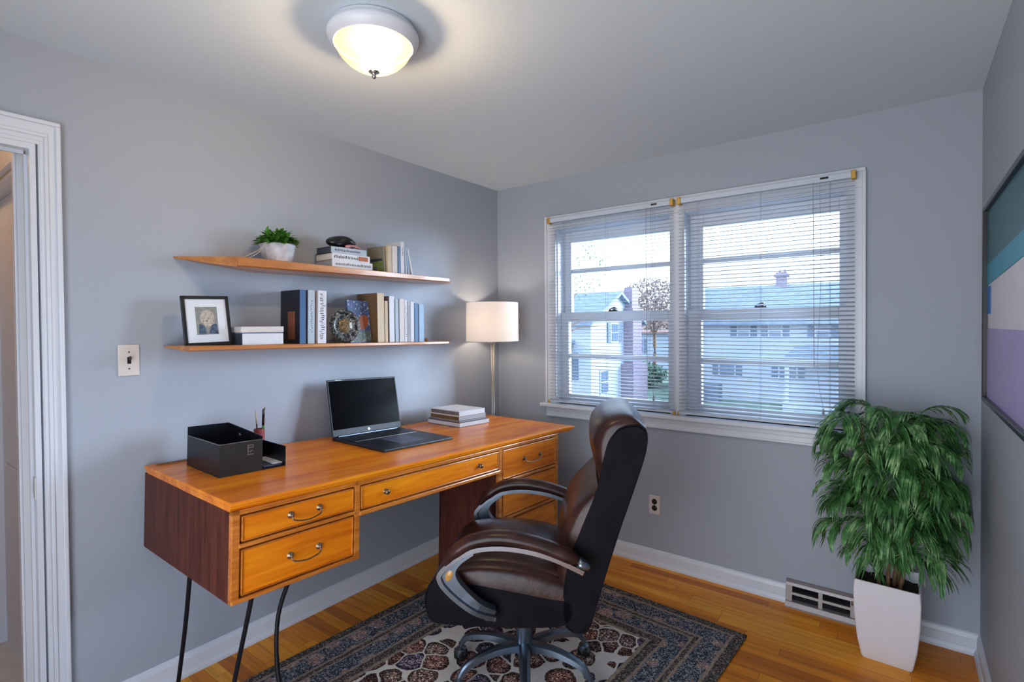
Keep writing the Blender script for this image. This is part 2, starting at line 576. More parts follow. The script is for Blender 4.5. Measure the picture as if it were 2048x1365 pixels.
mb = MB().box(-1.6, 1.0, YF-0.12, YF, 0, H).box(2.58, W+0.12, YF-0.12, YF, 0, H).box(1.0, 2.58, YF-0.12, YF, 2.1, H)  # unseen rear wall; its opening is invented and sized to admit fill light
tag(mb.build('wall_front', 'wall'), 'grey-blue wall behind the viewer with a wide opening added for fill light', 'wall', kind=ST)

def baseboard(name, x0, y0, x1, y1, nx, ny, label):
    """board from p0 to p1 standing out along n"""
    a, b = Vector((x0, y0, 0)), Vector((x1, y1, 0))
    prof = [(0, 0), (0.022, 0), (0.022, 0.012), (0.015, 0.026), (0.012, 0.028), (0.012, 0.070), (0.009, 0.078), (0.006, 0.086), (0, 0.092)]
    mb = MB()
    n = Vector((nx, ny, 0))
    P = [tuple(a + n*p[0] + Vector((0, 0, p[1]))) for p in prof] + [tuple(b + n*p[0] + Vector((0, 0, p[1]))) for p in prof]
    k = len(prof)
    mb.poly(P, [list(range(k)), list(range(k, 2*k))[::-1]] + [[i, (i+1) % k, k+(i+1) % k, k+i] for i in range(k)])
    tag(mb.build(name, 'trim'), label, 'baseboard', kind=ST)
baseboard('baseboard_left', 0, -2.484, 0, 0, 1, 0, 'white moulded baseboard under the desk wall')
baseboard('baseboard_back', 0, 0, W, 0, 0, -1, 'white moulded baseboard under the window')
baseboard('baseboard_right', W, 0, W, YF, -1, 0, 'white moulded baseboard under the abstract picture')

# ------------------------------------------------------------------ doorway and hall
mb = MB()
def casing_v(mb, ya, yb, z0, z1):          # ya = outer edge, yb = inner edge
    s = 1 if yb > ya else -1
    mb.box(0, 0.016, min(ya, yb), max(ya, yb), z0, z1)
    mb.box(0.016, 0.024, min(ya, ya+s*0.014), max(ya, ya+s*0.014), z0, 2.154, 0.003)
    mb.box(0.016, 0.020, min(ya+s*0.034, ya+s*0.044), max(ya+s*0.034, ya+s*0.044), z0, 2.110, 0.002)
    mb.box(0.016, 0.018, min(ya+s*0.047, yb-s*0.004), max(ya+s*0.047, yb-s*0.004), z0, 2.094, 0.001)
casing_v(mb, -2.484, -2.544, 0, 2.082)
casing_v(mb, -3.46, -3.387, 0, 2.082)
mb.box(0, 0.016, -3.46, -2.484, 2.082, 2.168)
mb.box(0.016, 0.024, -3.46, -2.484, 2.154, 2.168, 0.003)
mb.box(0.016, 0.020, -3.415, -2.518, 2.110, 2.122, 0.002).box(0.016, 0.018, -3.40, -2.531, 2.094, 2.107, 0.001)
o = mb.build('trim_1', 'trim'); tag(o, 'white moulded casing around the doorway', 'trim', kind=ST)
door = thing('door_1', 'white painted door frame with stop and metal strike plate', 'door', (0, 0, 0)); door['kind'] = ST
JZ = 2.062
mb = MB()
mb.box(-0.052, 0.012, DY1-0.016, DY1, 0, JZ).box(-0.052, 0.012, DY0, DY0+0.016, 0, JZ).box(-0.052, 0.012, DY0, DY1, JZ, DZ-0.001)
mb.box(-0.040, -0.026, DY1-0.024, DY1-0.016, 0, JZ-0.012).box(-0.040, -0.026, DY1-0.024, DY0+0.024, JZ-0.012, JZ).box(-0.040, -0.026, DY0+0.016, DY0+0.024, 0, JZ-0.012)
mb.build('jamb', 'trim', door)
mb = MB()
mb.box(-0.024, 0.006, DY1-0.018, DY1-0.0155, 0.86, 0.935, 0.0008).box(-0.018, -0.002, DY1-0.0195, DY1-0.017, 0.88, 0.915)
mb.build('strike_plate', 'nickel', door)

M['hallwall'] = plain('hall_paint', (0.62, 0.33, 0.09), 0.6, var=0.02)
M['marble'] = plain('marble_threshold', (0.62, 0.60, 0.56), 0.3, var=0.12, vscale=14)
HY = -2.567            # face of the hall's side wall
HX0, HX1 = -0.142, -0.92   # hall door opening
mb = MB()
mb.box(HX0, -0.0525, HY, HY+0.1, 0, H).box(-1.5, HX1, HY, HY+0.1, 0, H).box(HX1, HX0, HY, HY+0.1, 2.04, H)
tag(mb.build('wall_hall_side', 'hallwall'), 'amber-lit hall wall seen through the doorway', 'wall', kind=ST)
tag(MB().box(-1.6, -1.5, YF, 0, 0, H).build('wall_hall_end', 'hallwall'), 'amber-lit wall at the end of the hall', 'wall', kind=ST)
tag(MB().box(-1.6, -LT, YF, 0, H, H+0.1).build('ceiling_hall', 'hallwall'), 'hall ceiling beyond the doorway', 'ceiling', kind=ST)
mb = MB()
mb.box(HX0+0.004, -0.066, HY-0.020, HY, 0, 2.045).box(HX1-0.08, HX1-0.004, HY-0.020, HY, 0, 2.045).box(HX1-0.08, -0.066, HY-0.020, HY, 2.045, 2.135)
mb.box(-0.078, -0.066, HY-0.028, HY-0.020, 0, 2.123, 0.002).box(HX1-0.08, -0.066, HY-0.028, HY-0.020, 2.123, 2.135, 0.002)
tag(mb.build('trim_2', 'trim'), 'white casing of the second door in the hall', 'trim', kind=ST)
d2 = thing('door_2', 'white panel door in the hall with dark round knob', 'door'); d2['kind'] = ST
mb = MB()
mb.box(HX0-0.014, HX0, HY, HY+0.1, 0, 2.026).box(HX1, HX1+0.014, HY, HY+0.1, 0, 2.026).box(HX1, HX0, HY, HY+0.1, 2.026, 2.04)
mb.build('jamb', 'trim', d2)
mb = MB().box(HX1+0.015, HX0-0.015, HY+0.055, HY+0.092, 0.01, 2.024)
for (zz0, zz1) in ((0.15, 0.85), (1.0, 1.9)):
    for (xa, xb) in ((-0.82, -0.58), (-0.50, -0.25)):
        mb.box(xa, xb, HY+0.050, HY+0.056, zz0, zz1, 0.004)
mb.build('panel', 'trim', d2)
mb = MB().lathe([(0, -0.05), (0.018, -0.048), (0.026, -0.035), (0.022, -0.02), (0.01, -0.014), (0.01, 0), (0.028, 0.0), (0.028, 0.006), (0, 0.006)], n=20, mat=Matrix.Translation((-0.20, HY+0.05, 1.06)) @ Matrix.Rotation(R(-90), 4, 'X'))
mb.build('knob', 'oldbrass', d2, True)
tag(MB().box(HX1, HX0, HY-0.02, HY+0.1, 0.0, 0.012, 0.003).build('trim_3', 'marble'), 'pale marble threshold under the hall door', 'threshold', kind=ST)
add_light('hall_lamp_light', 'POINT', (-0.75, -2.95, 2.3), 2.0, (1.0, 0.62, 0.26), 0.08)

# ------------------------------------------------------------------ window
CW0, CW1, CT = 0.43, 2.242, 2.182
mb = MB()
def wbox(x0, x1, z0, z1, t=0.018):
    mb.box(x0, x1, -t, 0, z0, z1, 0.002)
wbox(CW0, WX0+0.012, 0.92, WZ1-0.012)
wbox(WX1-0.012, CW1, 0.92, WZ1-0.012)
wbox(CW0, CW1, WZ1-0.012, CT)
wbox(1.296, 1.384, 0.92, WZ1-0.012)
mb.box(CW0-0.002, CW0+0.014, -0.026, -0.018, 0.92, CT-0.014, 0.003).box(CW1-0.014, CW1+0.002, -0.026, -0.018, 0.92, CT-0.014, 0.003).box(CW0, CW1, -0.026, -0.018, CT-0.014, CT+0.002, 0.003)
tag(mb.build('trim_4', 'trim'), 'white moulded casing around the double window', 'trim', kind=ST)
mb = MB().box(CW0-0.035, CW1+0.035, -0.05, 0.02, 0.893, 0.92, 0.007, seg=3).box(WX0, WX1, 0.0, 0.10, 0.90, 0.92)
tag(mb.build('trim_5', 'trim'), 'white window stool running under both windows', 'trim', kind=ST)
mb = MB().box(CW0, CW1, -0.016, 0, 0.83, 0.893, 0.003).box(CW0, CW1, -0.022, -0.016, 0.83, 0.842, 0.003).box(CW0, CW1, -0.022, -0.016, 0.868, 0.893, 0.003)
tag(mb.build('trim_6', 'trim'), 'white moulded apron below the window stool', 'trim', kind=ST)
mb = MB()
mb.box(WX0, WX0+0.02, 0, 0.155, WZ0, WZ1-0.02).box(WX1-0.02, WX1, 0, 0.155, WZ0, WZ1-0.02).box(WX0, WX1, 0, 0.155, WZ1-0.02, WZ1).box(1.30, 1.38, 0, 0.155, WZ0, WZ1-0.02)
tag(mb.build('trim_7', 'trim'), 'white jamb and centre mullion of the window opening', 'trim', kind=ST)

def window(name, x0, x1, g0, g1, lockx, label):
    wn = thing(name, label, 'window'); wn['kind'] = ST
    def sash(nm, y0, y1, z0, z1, gz0, gz1, mz):
        mb = MB()
        mb.box(x0, g0, y0, y1, z0, z1, 0.003).box(g1, x1, y0, y1, z0, z1, 0.003)
        mb.box(g0, g1, y0, y1, z0, gz0, 0.003).box(g0, g1, y0, y1, gz1, z1, 0.003)
        mb.box(g0, g1, y0+0.005, y1-0.005, mz-0.014, mz+0.014, 0.003)
        s_ = mb.build(nm, 'trim', wn)
        MB().box(g0, g1, (y0+y1)/2-0.0015, (y0+y1)/2+0.0015, gz0, gz1).build('glass_pane', 'glass', s_)
        return s_
    sash('upper_sash', 0.085, 0.120, 1.495, WZ1-0.02, 1.535, 2.012, 1.815)
    low = sash('lower_sash', 0.045, 0.080, WZ0, 1.535, 0.982, 1.470, 1.24)
    mb = MB().box(lockx-0.03, lockx+0.03, 0.045, 0.075, 1.535, 1.543, 0.002).sweep([(lockx-0.028, 0.058, 1.547), (lockx, 0.056, 1.556), (lockx+0.028, 0.050, 1.550)], [(-0.006, -0.004), (0.006, -0.004), (0.006, 0.004), (-0.006, 0.004)]).lathe([(0, 0.02), (0.011, 0.018), (0.011, 0)], (lockx+0.006, 0.058, 1.543), 12)
    mb.build('sash_lock', 'black', low)
window('window_1', 0.52, 1.30, 0.573, 1.262, 0.90, 'left white double-hung window behind the blind')
window('window_2', 1.38, 2.16, 1.457, 2.128, 1.77, 'right white double-hung window behind the blind')

def blind(name, x0, x1, tilt, label, wand_x, cords, cord_len, loop=False):
    b = thing(name, label, 'blind', ((x0+x1)/2, -0.045, 2.15), group=None)
    hw = (x1-x0)/2
    MB().box(-hw, hw, -0.014, 0.014, -0.016, 0.012, 0.002).build('headrail', 'blind', b)
    mb = MB()
    pitch = 0.0212
    z = -0.032
    zb = 0.935 - 2.15
    ct, st = math.cos(R(tilt)), math.sin(R(tilt))
    wd = 0.0125
    while z > zb+0.012:
        sag = random.uniform(-0.0006, 0.0006)
        rows = []
        for s in (-1, -0.5, 0, 0.5, 1):
            yy = s*wd
            zz = 0.0016*(1-s*s)
            rows.append([(-hw+0.004, yy*ct - zz*st, z + yy*st + zz*ct + sag), (hw-0.004, yy*ct - zz*st, z + yy*st + zz*ct - sag)])
        mb.grid(rows)
        z -= pitch
    s_ = mb.build('slats', 'blind', b, True)
    md = s_.modifiers.new('thick', 'SOLIDIFY'); md.thickness = 0.0006
    MB().box(-hw+0.002, hw-0.002, -0.012, 0.012, zb, zb+0.011, 0.002).build('bottom_rail', 'blind', b)
    mb = MB()
    for cx in cords:
        for yy in (-0.0135, 0.0135):
            mb.tube([(cx-(x0+x1)/2, yy, -0.016), (cx-(x0+x1)/2, yy, zb+0.004)], 0.0007, 5)
    mb.build('ladder_cords', 'cord', b)
    wx = wand_x-(x0+x1)/2
    MB().tube([(wx, -0.020, -0.012), (wx+0.004, -0.021, -0.5), (wx+0.006, -0.022, -0.5-cord_len)], 0.0014, 6).build('wand', 'cord', b)
    mb = MB().box(wx+0.03, wx+0.065, -0.0158, -0.014, -0.004, 0.006)
    mb.build('cord_lock', 'black', b)
    for sx in (-1, 1):
        mb = MB().box(sx*hw-0.016*(sx > 0)-0.002, sx*hw+0.016*(sx < 0)+0.002, -0.022, 0.020, -0.022, 0.018, 0.003)
        mb.build('bracket', 'brass', b)
        mb = MB().box(sx*hw-0.006, sx*hw+0.006, -0.016, 0.0, zb-0.008, zb+0.012, 0.002)
        mb.build('hold_down', 'brass', b)
    mb = MB().tube(spline([(wx+0.03, -0.019, -0.02), (wx+0.034, -0.020, -0.5), (wx+0.02, -0.021, -0.92), (wx+0.045, -0.022, -1.12)], 6), 0.001, 5).lathe([(0, 0.03), (0.003, 0.028), (0.006, 0.004), (0.004, 0), (0, 0)], (wx+0.045, -0.022, -1.15), 10)
    mb.build('pull_cord', 'cord', b)
    return b
blind('mini_blind', 0.476, 1.331, 6, 'open white slatted blind over the left window', 1.17, (0.60, 0.905, 1.21), 0.45)
blind('mini_blind', 1.357, 2.205, 17, 'open white slatted blind over the right window above the planter', 2.03, (1.47, 1.79, 2.10), 0.42)

# ------------------------------------------------------------------ outlet, switch, floor register
t_ = thing('light_switch', 'beige toggle light switch on the wall beside the doorway', 'light switch', (0.0, -2.29, 1.324))
MB().box(0, 0.006, -0.035, 0.035, -0.06, 0.06, 0.003).build('cover_plate', 'plate', t_)
MB().box(0.0055, 0.0075, -0.006, 0.006, -0.013, 0.013).sweep([(0.006, 0, 0.002), (0.022, 0, 0.012)], [(-0.004, -0.005), (0.004, -0.005), (0.003, 0.005), (-0.003, 0.005)]).build('toggle', 'black', t_)
for z in (-0.032, 0.032):
    MB().lathe([(0, 0.0015), (0.0032, 0.001), (0.0035, 0)], n=10, mat=Matrix.Translation((0.006, 0, z)) @ Matrix.Rotation(R(90), 4, 'Y')).build('screw', 'oldbrass', t_)

t_ = thing('power_outlet', 'beige wall outlet with two black sockets under the window', 'outlet', (1.193, 0.0, 0.363))
MB().box(-0.035, 0.035, -0.006, 0, -0.057, 0.057, 0.003).build('cover_plate', 'plate', t_)
for z in (0.0195, -0.0195):
    mb = MB().lathe([(0, 0.003), (0.0155, 0.003), (0.0165, 0.001), (0.0165, 0)], n=24, mat=Matrix.Translation((0, -0.006, z)) @ Matrix.Rotation(R(90), 4, 'X'))
    s_ = mb.build('socket', 'black', t_)
    MB().box(-0.008, -0.006, -0.0095, -0.0088, z-0.004+0.003, z+0.005+0.003).box(0.006, 0.008, -0.0095, -0.0088, z-0.003+0.003, z+0.004+0.003).build('slots', 'nickel', s_)
MB().lathe([(0, 0.0015), (0.0028, 0.001), (0.003, 0)], n=10, mat=Matrix.Translation((0, -0.006, 0)) @ Matrix.Rotation(R(90), 4, 'X')).build('screw', 'black', t_)

t_ = thing('floor_register', 'taupe metal baseboard heating register beside the white planter', 'heating register', (1.905, 0, 0))
M['taupe'] = plain('register_enamel', (0.27, 0.24, 0.23), 0.4, metal=0.3, var=0.04)
Lr = 0.44
mb = MB()
front = lambda z: -0.052 + 0.030*(z-0.025)/0.095
mb.prism([(0, 0), (-0.062, 0), (-0.062, 0.008), (-0.052, 0.028), (-0.046, 0.030), (-0.040, 0.030), (0, 0.030)], 'X', 0, Lr)
mb.prism([(0, 0.104), (-0.034, 0.104), (-0.030, 0.118), (-0.016, 0.126), (0, 0.126)], 'X', 0, Lr)
for xa, xb in ((0, 0.030), (0.146, 0.164), (0.280, 0.298), (0.410, Lr)):
    mb.prism([(-0.045, 0.029), (-0.039, 0.029), (-0.028, 0.105), (-0.034, 0.105)], 'X', xa, xb)
mb.prism([(-0.0405, 0.062), (-0.034, 0.062), (-0.032, 0.074), (-0.0385, 0.074)], 'X', 0.02, Lr-0.02)
mb.prism([(0, 0.028), (-0.042, 0.028), (-0.032, 0.105), (0, 0.105)], 'X', 0, 0.003)
mb.prism([(0, 0.028), (-0.042, 0.028), (-0.032, 0.105), (0, 0.105)], 'X', Lr-0.003, Lr)
mb.build('face_frame', 'taupe', t_)
mb = MB()
for k in range(9):
    z = 0.034+k*0.0078
    mb.box(0.02, Lr-0.02, -0.030, -0.012, z, z+0.0012)
mb.build('louvres', 'blackmetal', t_)
MB().box(0.004, Lr-0.004, -0.004, -0.001, 0.02, 0.11).build('duct_opening', 'black', t_)
MB().box(0.283, 0.291, -0.044, -0.036, 0.088, 0.106, 0.001).build('damper_lever', 'oldbrass', t_)

# ------------------------------------------------------------------ ceiling light
CLX, CLY = 0.975, -1.875
t_ = thing('ceiling_light', 'round flush ceiling light with ribbed glowing glass bowl', 'ceiling light', (CLX, CLY, H))
M['fixture'] = plain('fixture_white', (0.66, 0.66, 0.70), 0.35, var=0.01)
MB().lathe([(0, 0), (0.150, 0), (0.158, -0.004), (0.163, -0.018), (0.170, -0.024), (0.172, -0.034), (0.166, -0.050), (0.152, -0.060), (0.148, -0.064), (0.144, -0.060), (0.144, -0.03), (0, -0.03)], n=64).build('rim', 'fixture', t_, True, 40)
M['pan'] = plain('lamp_pan', (0.05, 0.045, 0.04), 0.8)  # added pan, coloured dark to dim what shows through the bowl
MB().lathe([(0, -0.059), (0.1435, -0.059), (0.1435, -0.055), (0, -0.055)], n=64).build('darkened_pan', 'pan', t_, True, 40)
mt = bpy.data.materials.new('dome_glass')
mt.use_nodes = True
t = mt.node_tree
t.nodes.clear()
o_ = t.nodes.new('ShaderNodeOutputMaterial')
trn = t.nodes.new('ShaderNodeBsdfTransparent'); trn.inputs[0].default_value = (0.75, 0.66, 0.54, 1)
tl = t.nodes.new('ShaderNodeBsdfTranslucent'); tl.inputs[0].default_value = (0.016, 0.0125, 0.009, 1)
em_ = t.nodes.new('ShaderNodeEmission'); em_.inputs[0].default_value = (1.0, 0.74, 0.46, 1); em_.inputs[1].default_value = 0.17
tcx = t.nodes.new('ShaderNodeTexCoord'); sx = t.nodes.new('ShaderNodeSeparateXYZ'); t.links.new(tcx.outputs['Object'], sx.inputs[0])
rib = mth(t, 'SINE', mth(t, 'MULTIPLY', mth(t, 'ARCTAN2', sx.outputs['Y'], sx.outputs['X']), 72.0))
t.links.new(mth(t, 'MULTIPLY_ADD', rib, 0.03, 0.22), em_.inputs[1])
mx = t.nodes.new('ShaderNodeMixShader'); mx.inputs[0].default_value = 0.55
ad = t.nodes.new('ShaderNodeAddShader')
t.links.new(trn.outputs[0], mx.inputs[1]); t.links.new(tl.outputs[0], mx.inputs[2])
t.links.new(mx.outputs[0], ad.inputs[0]); t.links.new(em_.outputs[0], ad.inputs[1]); t.links.new(ad.outputs[0], o_.inputs[0])
M['dome'] = mt
rows = []
NS = 160
mb = MB()
prof = [(0.146, -0.058), (0.140, -0.075), (0.126, -0.098), (0.104, -0.120), (0.074, -0.139), (0.040, -0.151), (0.0, -0.156)]
for i in range(NS+1):
    a = 2*PI*i/NS
    rr = 1 + 0.010*(1 if i % 2 else -1)
    rows.append([(r*rr*math.cos(a), r*rr*math.sin(a), z) for r, z in prof])
mb.grid(rows)
MBdome = mb.build('glass_bowl', 'dome', t_, True)
MB().lathe([(0, -0.150), (0.018, -0.151), (0.021, -0.156), (0.012, -0.161), (0.007, -0.166), (0.009, -0.172), (0.005, -0.179), (0, -0.180)], n=20).build('finial', 'nickel', t_, True)
M['bulb'] = lamp_mat('bulb_glow', (1.0, 0.85, 0.62), 5.0, 0.3)
MB().lathe([(0, -0.062), (0.016, -0.062), (0.016, -0.072), (0, -0.072)], n=20).build('bulb_socket', 'fixture', t_, True, 40)
for k_ in [k for k in bpy.data.objects if k.parent == t_]:
    for v_ in k_.data.vertices:
        v_.co.x *= 0.87; v_.co.y *= 0.87; v_.co.z *= 0.92
add_light('ceiling_light_bulb', 'POINT', (CLX+0.012, CLY, H-0.102), 15, (1.0, 0.80, 0.58), 0.028)

# ------------------------------------------------------------------ floor lamp in the corner
FL = (0.187, -0.299)
t_ = thing('floor_lamp', 'slim brushed metal floor lamp with white drum shade in the corner', 'floor lamp', (FL[0], FL[1], 0))
MB().lathe([(0, 0), (0.095, 0), (0.095, 0.008), (0.088, 0.013), (0.014, 0.018), (0.010, 0.03), (0, 0.03)], n=40).build('base', 'nickel', t_, True, 40)
MB().tube([(-0.006, 0, 0.015), (-0.006, 0, 1.345)], 0.0065, 12).tube([(0.009, 0.0, 0.015), (0.009, 0, 1.345)], 0.0045, 12).build('pole', 'nickel', t_, True)
MB().lathe([(0, 1.325), (0.012, 1.326), (0.017, 1.333), (0.017, 1.343), (0.010, 1.348), (0.010, 1.37), (0, 1.37)], n=20).sphere((-0.018, -0.012, 1.338), 0.007, seg=10).build('switch_collar', 'nickel', t_, True, 40)
M['shade'] = lamp_mat('linen_shade', (0.80, 0.76, 0.73), 0.03, 0.40)
sh = MB().lathe([(0.176, 1.345), (0.174, 1.602), (0.172, 1.602), (0.174, 1.345), (0.176, 1.345)], n=72).build('lamp_shade', 'shade', t_, True, 40)
mb = MB()
for k in range(3):
    a = k*2*PI/3+0.4
    mb.tube([(0.01*math.cos(a), 0.01*math.sin(a), 1.365), (0.173*math.cos(a), 0.173*math.sin(a), 1.375)], 0.0015, 6)
mb.build('shade_spider', 'nickel', t_)
MB().sphere((0, 0, 1.43), 0.028, sz=1.2).build('bulb', 'bulb', t_, True)
add_light('floor_lamp_bulb', 'POINT', (FL[0], FL[1], 1.47), 1.1, (1.0, 0.86, 0.72), 0.035)

# ------------------------------------------------------------------ picture on the right wall
t_ = thing('framed_picture', 'abstract colour block picture in a thin black frame on the right wall', 'picture', (W, -0.40, 1.155))
PWd, PHt = 1.10, 0.712
mb = MB()
for (ya, yb, za, zb_) in ((-0.016, 0, 0, PHt), (-PWd, -PWd+0.016, 0, PHt), (-PWd, 0, 0, 0.016), (-PWd, 0, PHt-0.016, PHt)):
    mb.box(-0.035, 0, ya, yb, za, zb_, 0.002)
mb.build('frame', 'black', t_)
M['art_teal'] = plain('paint_deep_teal', (0.002, 0.075, 0.095), 0.5, var=0.12, vscale=5)
M['art_turq'] = plain('paint_turquoise', (0.0, 0.21, 0.30), 0.5, var=0.05, vscale=5)
M['art_white'] = plain('paint_off_white', (0.55, 0.52, 0.56), 0.5, var=0.02)
M['art_purple'] = plain('paint_lilac', (0.31, 0.245, 0.46), 0.5, var=0.06, vscale=5)
M['art_blue'] = plain('paint_blue', (0.0, 0.10, 0.30), 0.5, var=0.05)
cvs = MB().box(-0.020, -0.002, -PWd+0.014, -0.014, 0.014, PHt-0.014).build('canvas', 'art_white', t_)
MB().box(-0.0215, -0.020, -PWd+0.014, -0.014, 0.50, PHt-0.014).build('teal_field', 'art_teal', cvs)
MB().prism([(-0.014, 0.425), (-PWd+0.014, 0.475), (-PWd+0.014, 0.54), (-0.014, 0.50)], 'X', -0.0222, -0.020).build('turquoise_band', 'art_turq', cvs)
MB().box(-0.0215, -0.020, -PWd+0.014, -0.014, 0.014, 0.268).build('lilac_field', 'art_purple', cvs)
MB().box(-0.0225, -0.020, -0.105, -0.014, 0.32, 0.42).build('blue_block', 'art_blue', cvs)

# ------------------------------------------------------------------ rug
t_ = MB().box(-RUG_HX, RUG_HX, -RUG_HY, RUG_HY, 0, 0.010, 0.004).build('area_rug', 'rug', None, False, None, (1.005, -1.655, 0.001), (0, 0, R(-3.5)))
tag(t_, 'patterned rug with ivory field and navy borders under the chair', 'rug')

# ------------------------------------------------------------------ desk
DO = Vector((0.015, -2.249, 0.910))
DROT = (R(-1.8), 0, R(-1.5))
DM = Matrix.Translation(DO) @ Matrix.Rotation(DROT[2], 4, 'Z') @ Matrix.Rotation(DROT[0], 4, 'X')
def on_desk(x, y, z=0.0):
    return DM @ Vector((x, y, z))
dk = thing('writing_desk', 'long glossy orange-brown wooden desk with drawers and black hairpin legs', 'desk', DO, DROT)
DD = 0.730
YB0, YB1 = 0.018, 1.828     # body ends
# top slab: bowed front, flared right end
pts = []
for k in range(25):
    s = k/24
    y = 0.010 + s*1.945
    bow = 0.012*math.sin(PI*min(1, s*1.02)) + 0.018*max(0, (s-0.93)/0.07)**2
    pts.append((DD+0.012+bow, y))
outline = [(0.0, 0.0)] + pts + [(0.05, 1.945), (0.0, 1.94)]
mb = MB()
def ring(z, inset):
    c_ = Vector((0.37, 0.97))
    out = []
    for p in outline:
        v = Vector(p) - c_
        L_ = max(abs(v.x)/0.37, abs(v.y)/0.97)
        out.append(mb.bm.verts.new((p[0]-inset*(1 if p[0] > 0.5 else -1), p[1]-inset*max(-0.25, min(1, v.y/0.9)), z)))
    return out
rs = [ring(0.0, 0.004), ring(-0.004, 0.0), ring(-0.010, 0.0), ring(-0.014, 0.008), ring(-0.020, 0.010), ring(-0.032, 0.024)]
for a, b in zip(rs[:-1], rs[1:]):
    n = len(a)
    for i in range(n):
        mb.bm.faces.new((a[i], a[(i+1) % n], b[(i+1) % n], b[i]))
mb.bm.faces.new(rs[0]); mb.bm.faces.new(rs[-1][::-1])
mb.build('desktop', 'desk', dk)
# carcass pieces
ZB = -0.318
mb = MB()
mb.prism([(0.0, 0.003), (DD-0.022, YB0), (DD-0.022, YB0+0.018), (0.0, 0.021)], 'Z', ZB+0.004, -0.030)          # left side
mb.box(0.0, 0.016, 0.004, 0.475, ZB+0.004, -0.030)
mb.box(0.0, DD-0.022, 0.455, 0.473, ZB+0.004, -0.030)
mb.prism([(0.0, 0.004), (DD-0.022, YB0), (DD-0.022, 0.473), (0.0, 0.473)], 'Z', ZB, ZB+0.016)
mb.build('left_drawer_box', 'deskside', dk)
FLOORZ = -0.925
mb = MB()
PX0 = 0.30
mb.box(PX0, DD-0.022, 1.300, 1.320, -0.855, -0.030).box(PX0, DD-0.022, YB1-0.02, YB1, -0.838, -0.030).box(PX0, PX0+0.016, 1.30, YB1, -0.838, -0.03)
mb.box(0.0, PX0, 1.30, 1.32, -0.14, -0.03).box(0.0, PX0, YB1-0.02, YB1, -0.14, -0.03).box(0.0, 0.016, 0.473, YB1, -0.12, -0.03)
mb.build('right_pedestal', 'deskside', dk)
# face frame (front plane x = DD)
mb = MB()
X0, X1 = DD-0.022, DD
def ff(y0, y1, z0, z1, bev=0.003, dx=0.0):
    mb.box(X0, X1+dx, y0, y1, z0, z1, bev)
ff(YB0, 0.044, ZB, -0.030)
ff(0.458, 0.482, ZB, -0.030)
ff(1.297, 1.322, -0.855, -0.030)
ff(YB1-0.024, YB1, -0.838, -0.030)
ff(YB0, YB1, -0.046, -0.030)
ff(0.04, 0.462, -0.150, -0.136, 0.004, 0.003)
ff(YB0, 0.482, ZB, ZB+0.014, 0.004, 0.005)
ff(0.478, 1.305, -0.160, -0.143, 0.004, 0.005)
ff(1.32, YB1-0.02, -0.218, -0.202, 0.004, 0.003)
ff(1.32, YB1-0.02, -0.408, -0.392, 0.004, 0.003)
ff(1.32, YB1-0.02, -0.655, -0.640, 0.004, 0.003)
ff(1.30, YB1, -0.838, -0.820, 0.004, 0.003)
mb.build('face_frame', 'deskedge', dk)

def drawer(y0, y1, z0, z1, pulls):
    g = MB().box(DD-0.020, DD-0.012, y0, y1, z0, z1)
    # dark recess behind, raised framed front
    gr = g.build('drawer', 'groove', dk)
    i = 0.005
    MB().box(DD-0.016, DD-0.003, y0+i, y1-i, z0+i, z1-i, 0.003).build('drawer_front', 'desk', gr)
    mb = MB()
    e = 0.010
    for (a, b, c_, d_) in ((y0+i, y0+e, z0+i, z1-i), (y1-e, y1-i, z0+i, z1-i), (y0+i, y1-i, z0+i, z0+e), (y0+i, y1-i, z1-e, z1-i)):
        mb.box(DD-0.008, DD+0.001, a, b, c_, d_, 0.0018)
    mb.build('beading', 'deskedge', gr)
    cz = (z0+z1)/2
    for p in pulls:
        if p[0] == 'bail':
            yc, wd = p[1], p[2]
            mb = MB()
            for s in (-1, 1):
                mb.lathe([(0, 0.010), (0.005, 0.009), (0.008, 0.004), (0.011, 0.002), (0.012, 0)], n=14, mat=Matrix.Translation((DD-0.003, yc+s*wd/2, cz+0.004)) @ Matrix.Rotation(R(90), 4, 'Y'))
                mb.sphere((DD+0.008, yc+s*wd/2, cz+0.004), 0.0055, seg=10)
            mb.tube(spline([(DD+0.008, yc-wd/2, cz+0.003), (DD+0.014, yc-wd/2+0.006, cz-0.012), (DD+0.018, yc, cz-0.020), (DD+0.014, yc+wd/2-0.006, cz-0.012), (DD+0.008, yc+wd/2, cz+0.003)], 6), 0.0026, 8)
            mb.build('bail_handle', 'oldbrass', gr, True)
        else:
            yc = p[1]
            mb = MB().lathe([(0, 0.022), (0.007, 0.021), (0.011, 0.016), (0.010, 0.011), (0.005, 0.007), (0.005, 0.003), (0.010, 0.002), (0.011, 0)], n=16, mat=Matrix.Translation((DD-0.003, yc, cz)) @ Matrix.Rotation(R(90), 4, 'Y'))
            mb.build('knob', 'oldbrass', gr, True)
drawer(0.044, 0.458, -0.136, -0.046, [('bail', 0.262, 0.105)])
drawer(0.044, 0.458, ZB+0.014, -0.150, [('bail', 0.262, 0.105)])
drawer(0.482, 1.297, -0.143, -0.046, [('knob', 0.60), ('knob', 1.15)])
drawer(1.322, YB1-0.024, -0.202, -0.046, [('bail', 1.575, 0.14)])
drawer(1.322, YB1-0.024, -0.392, -0.218, [('bail', 1.60, 0.10)])
drawer(1.322, YB1-0.024, -0.640, -0.408, [('bail', 1.60, 0.10)])
drawer(1.322, YB1-0.024, -0.820, -0.655, [('bail', 1.60, 0.10)])
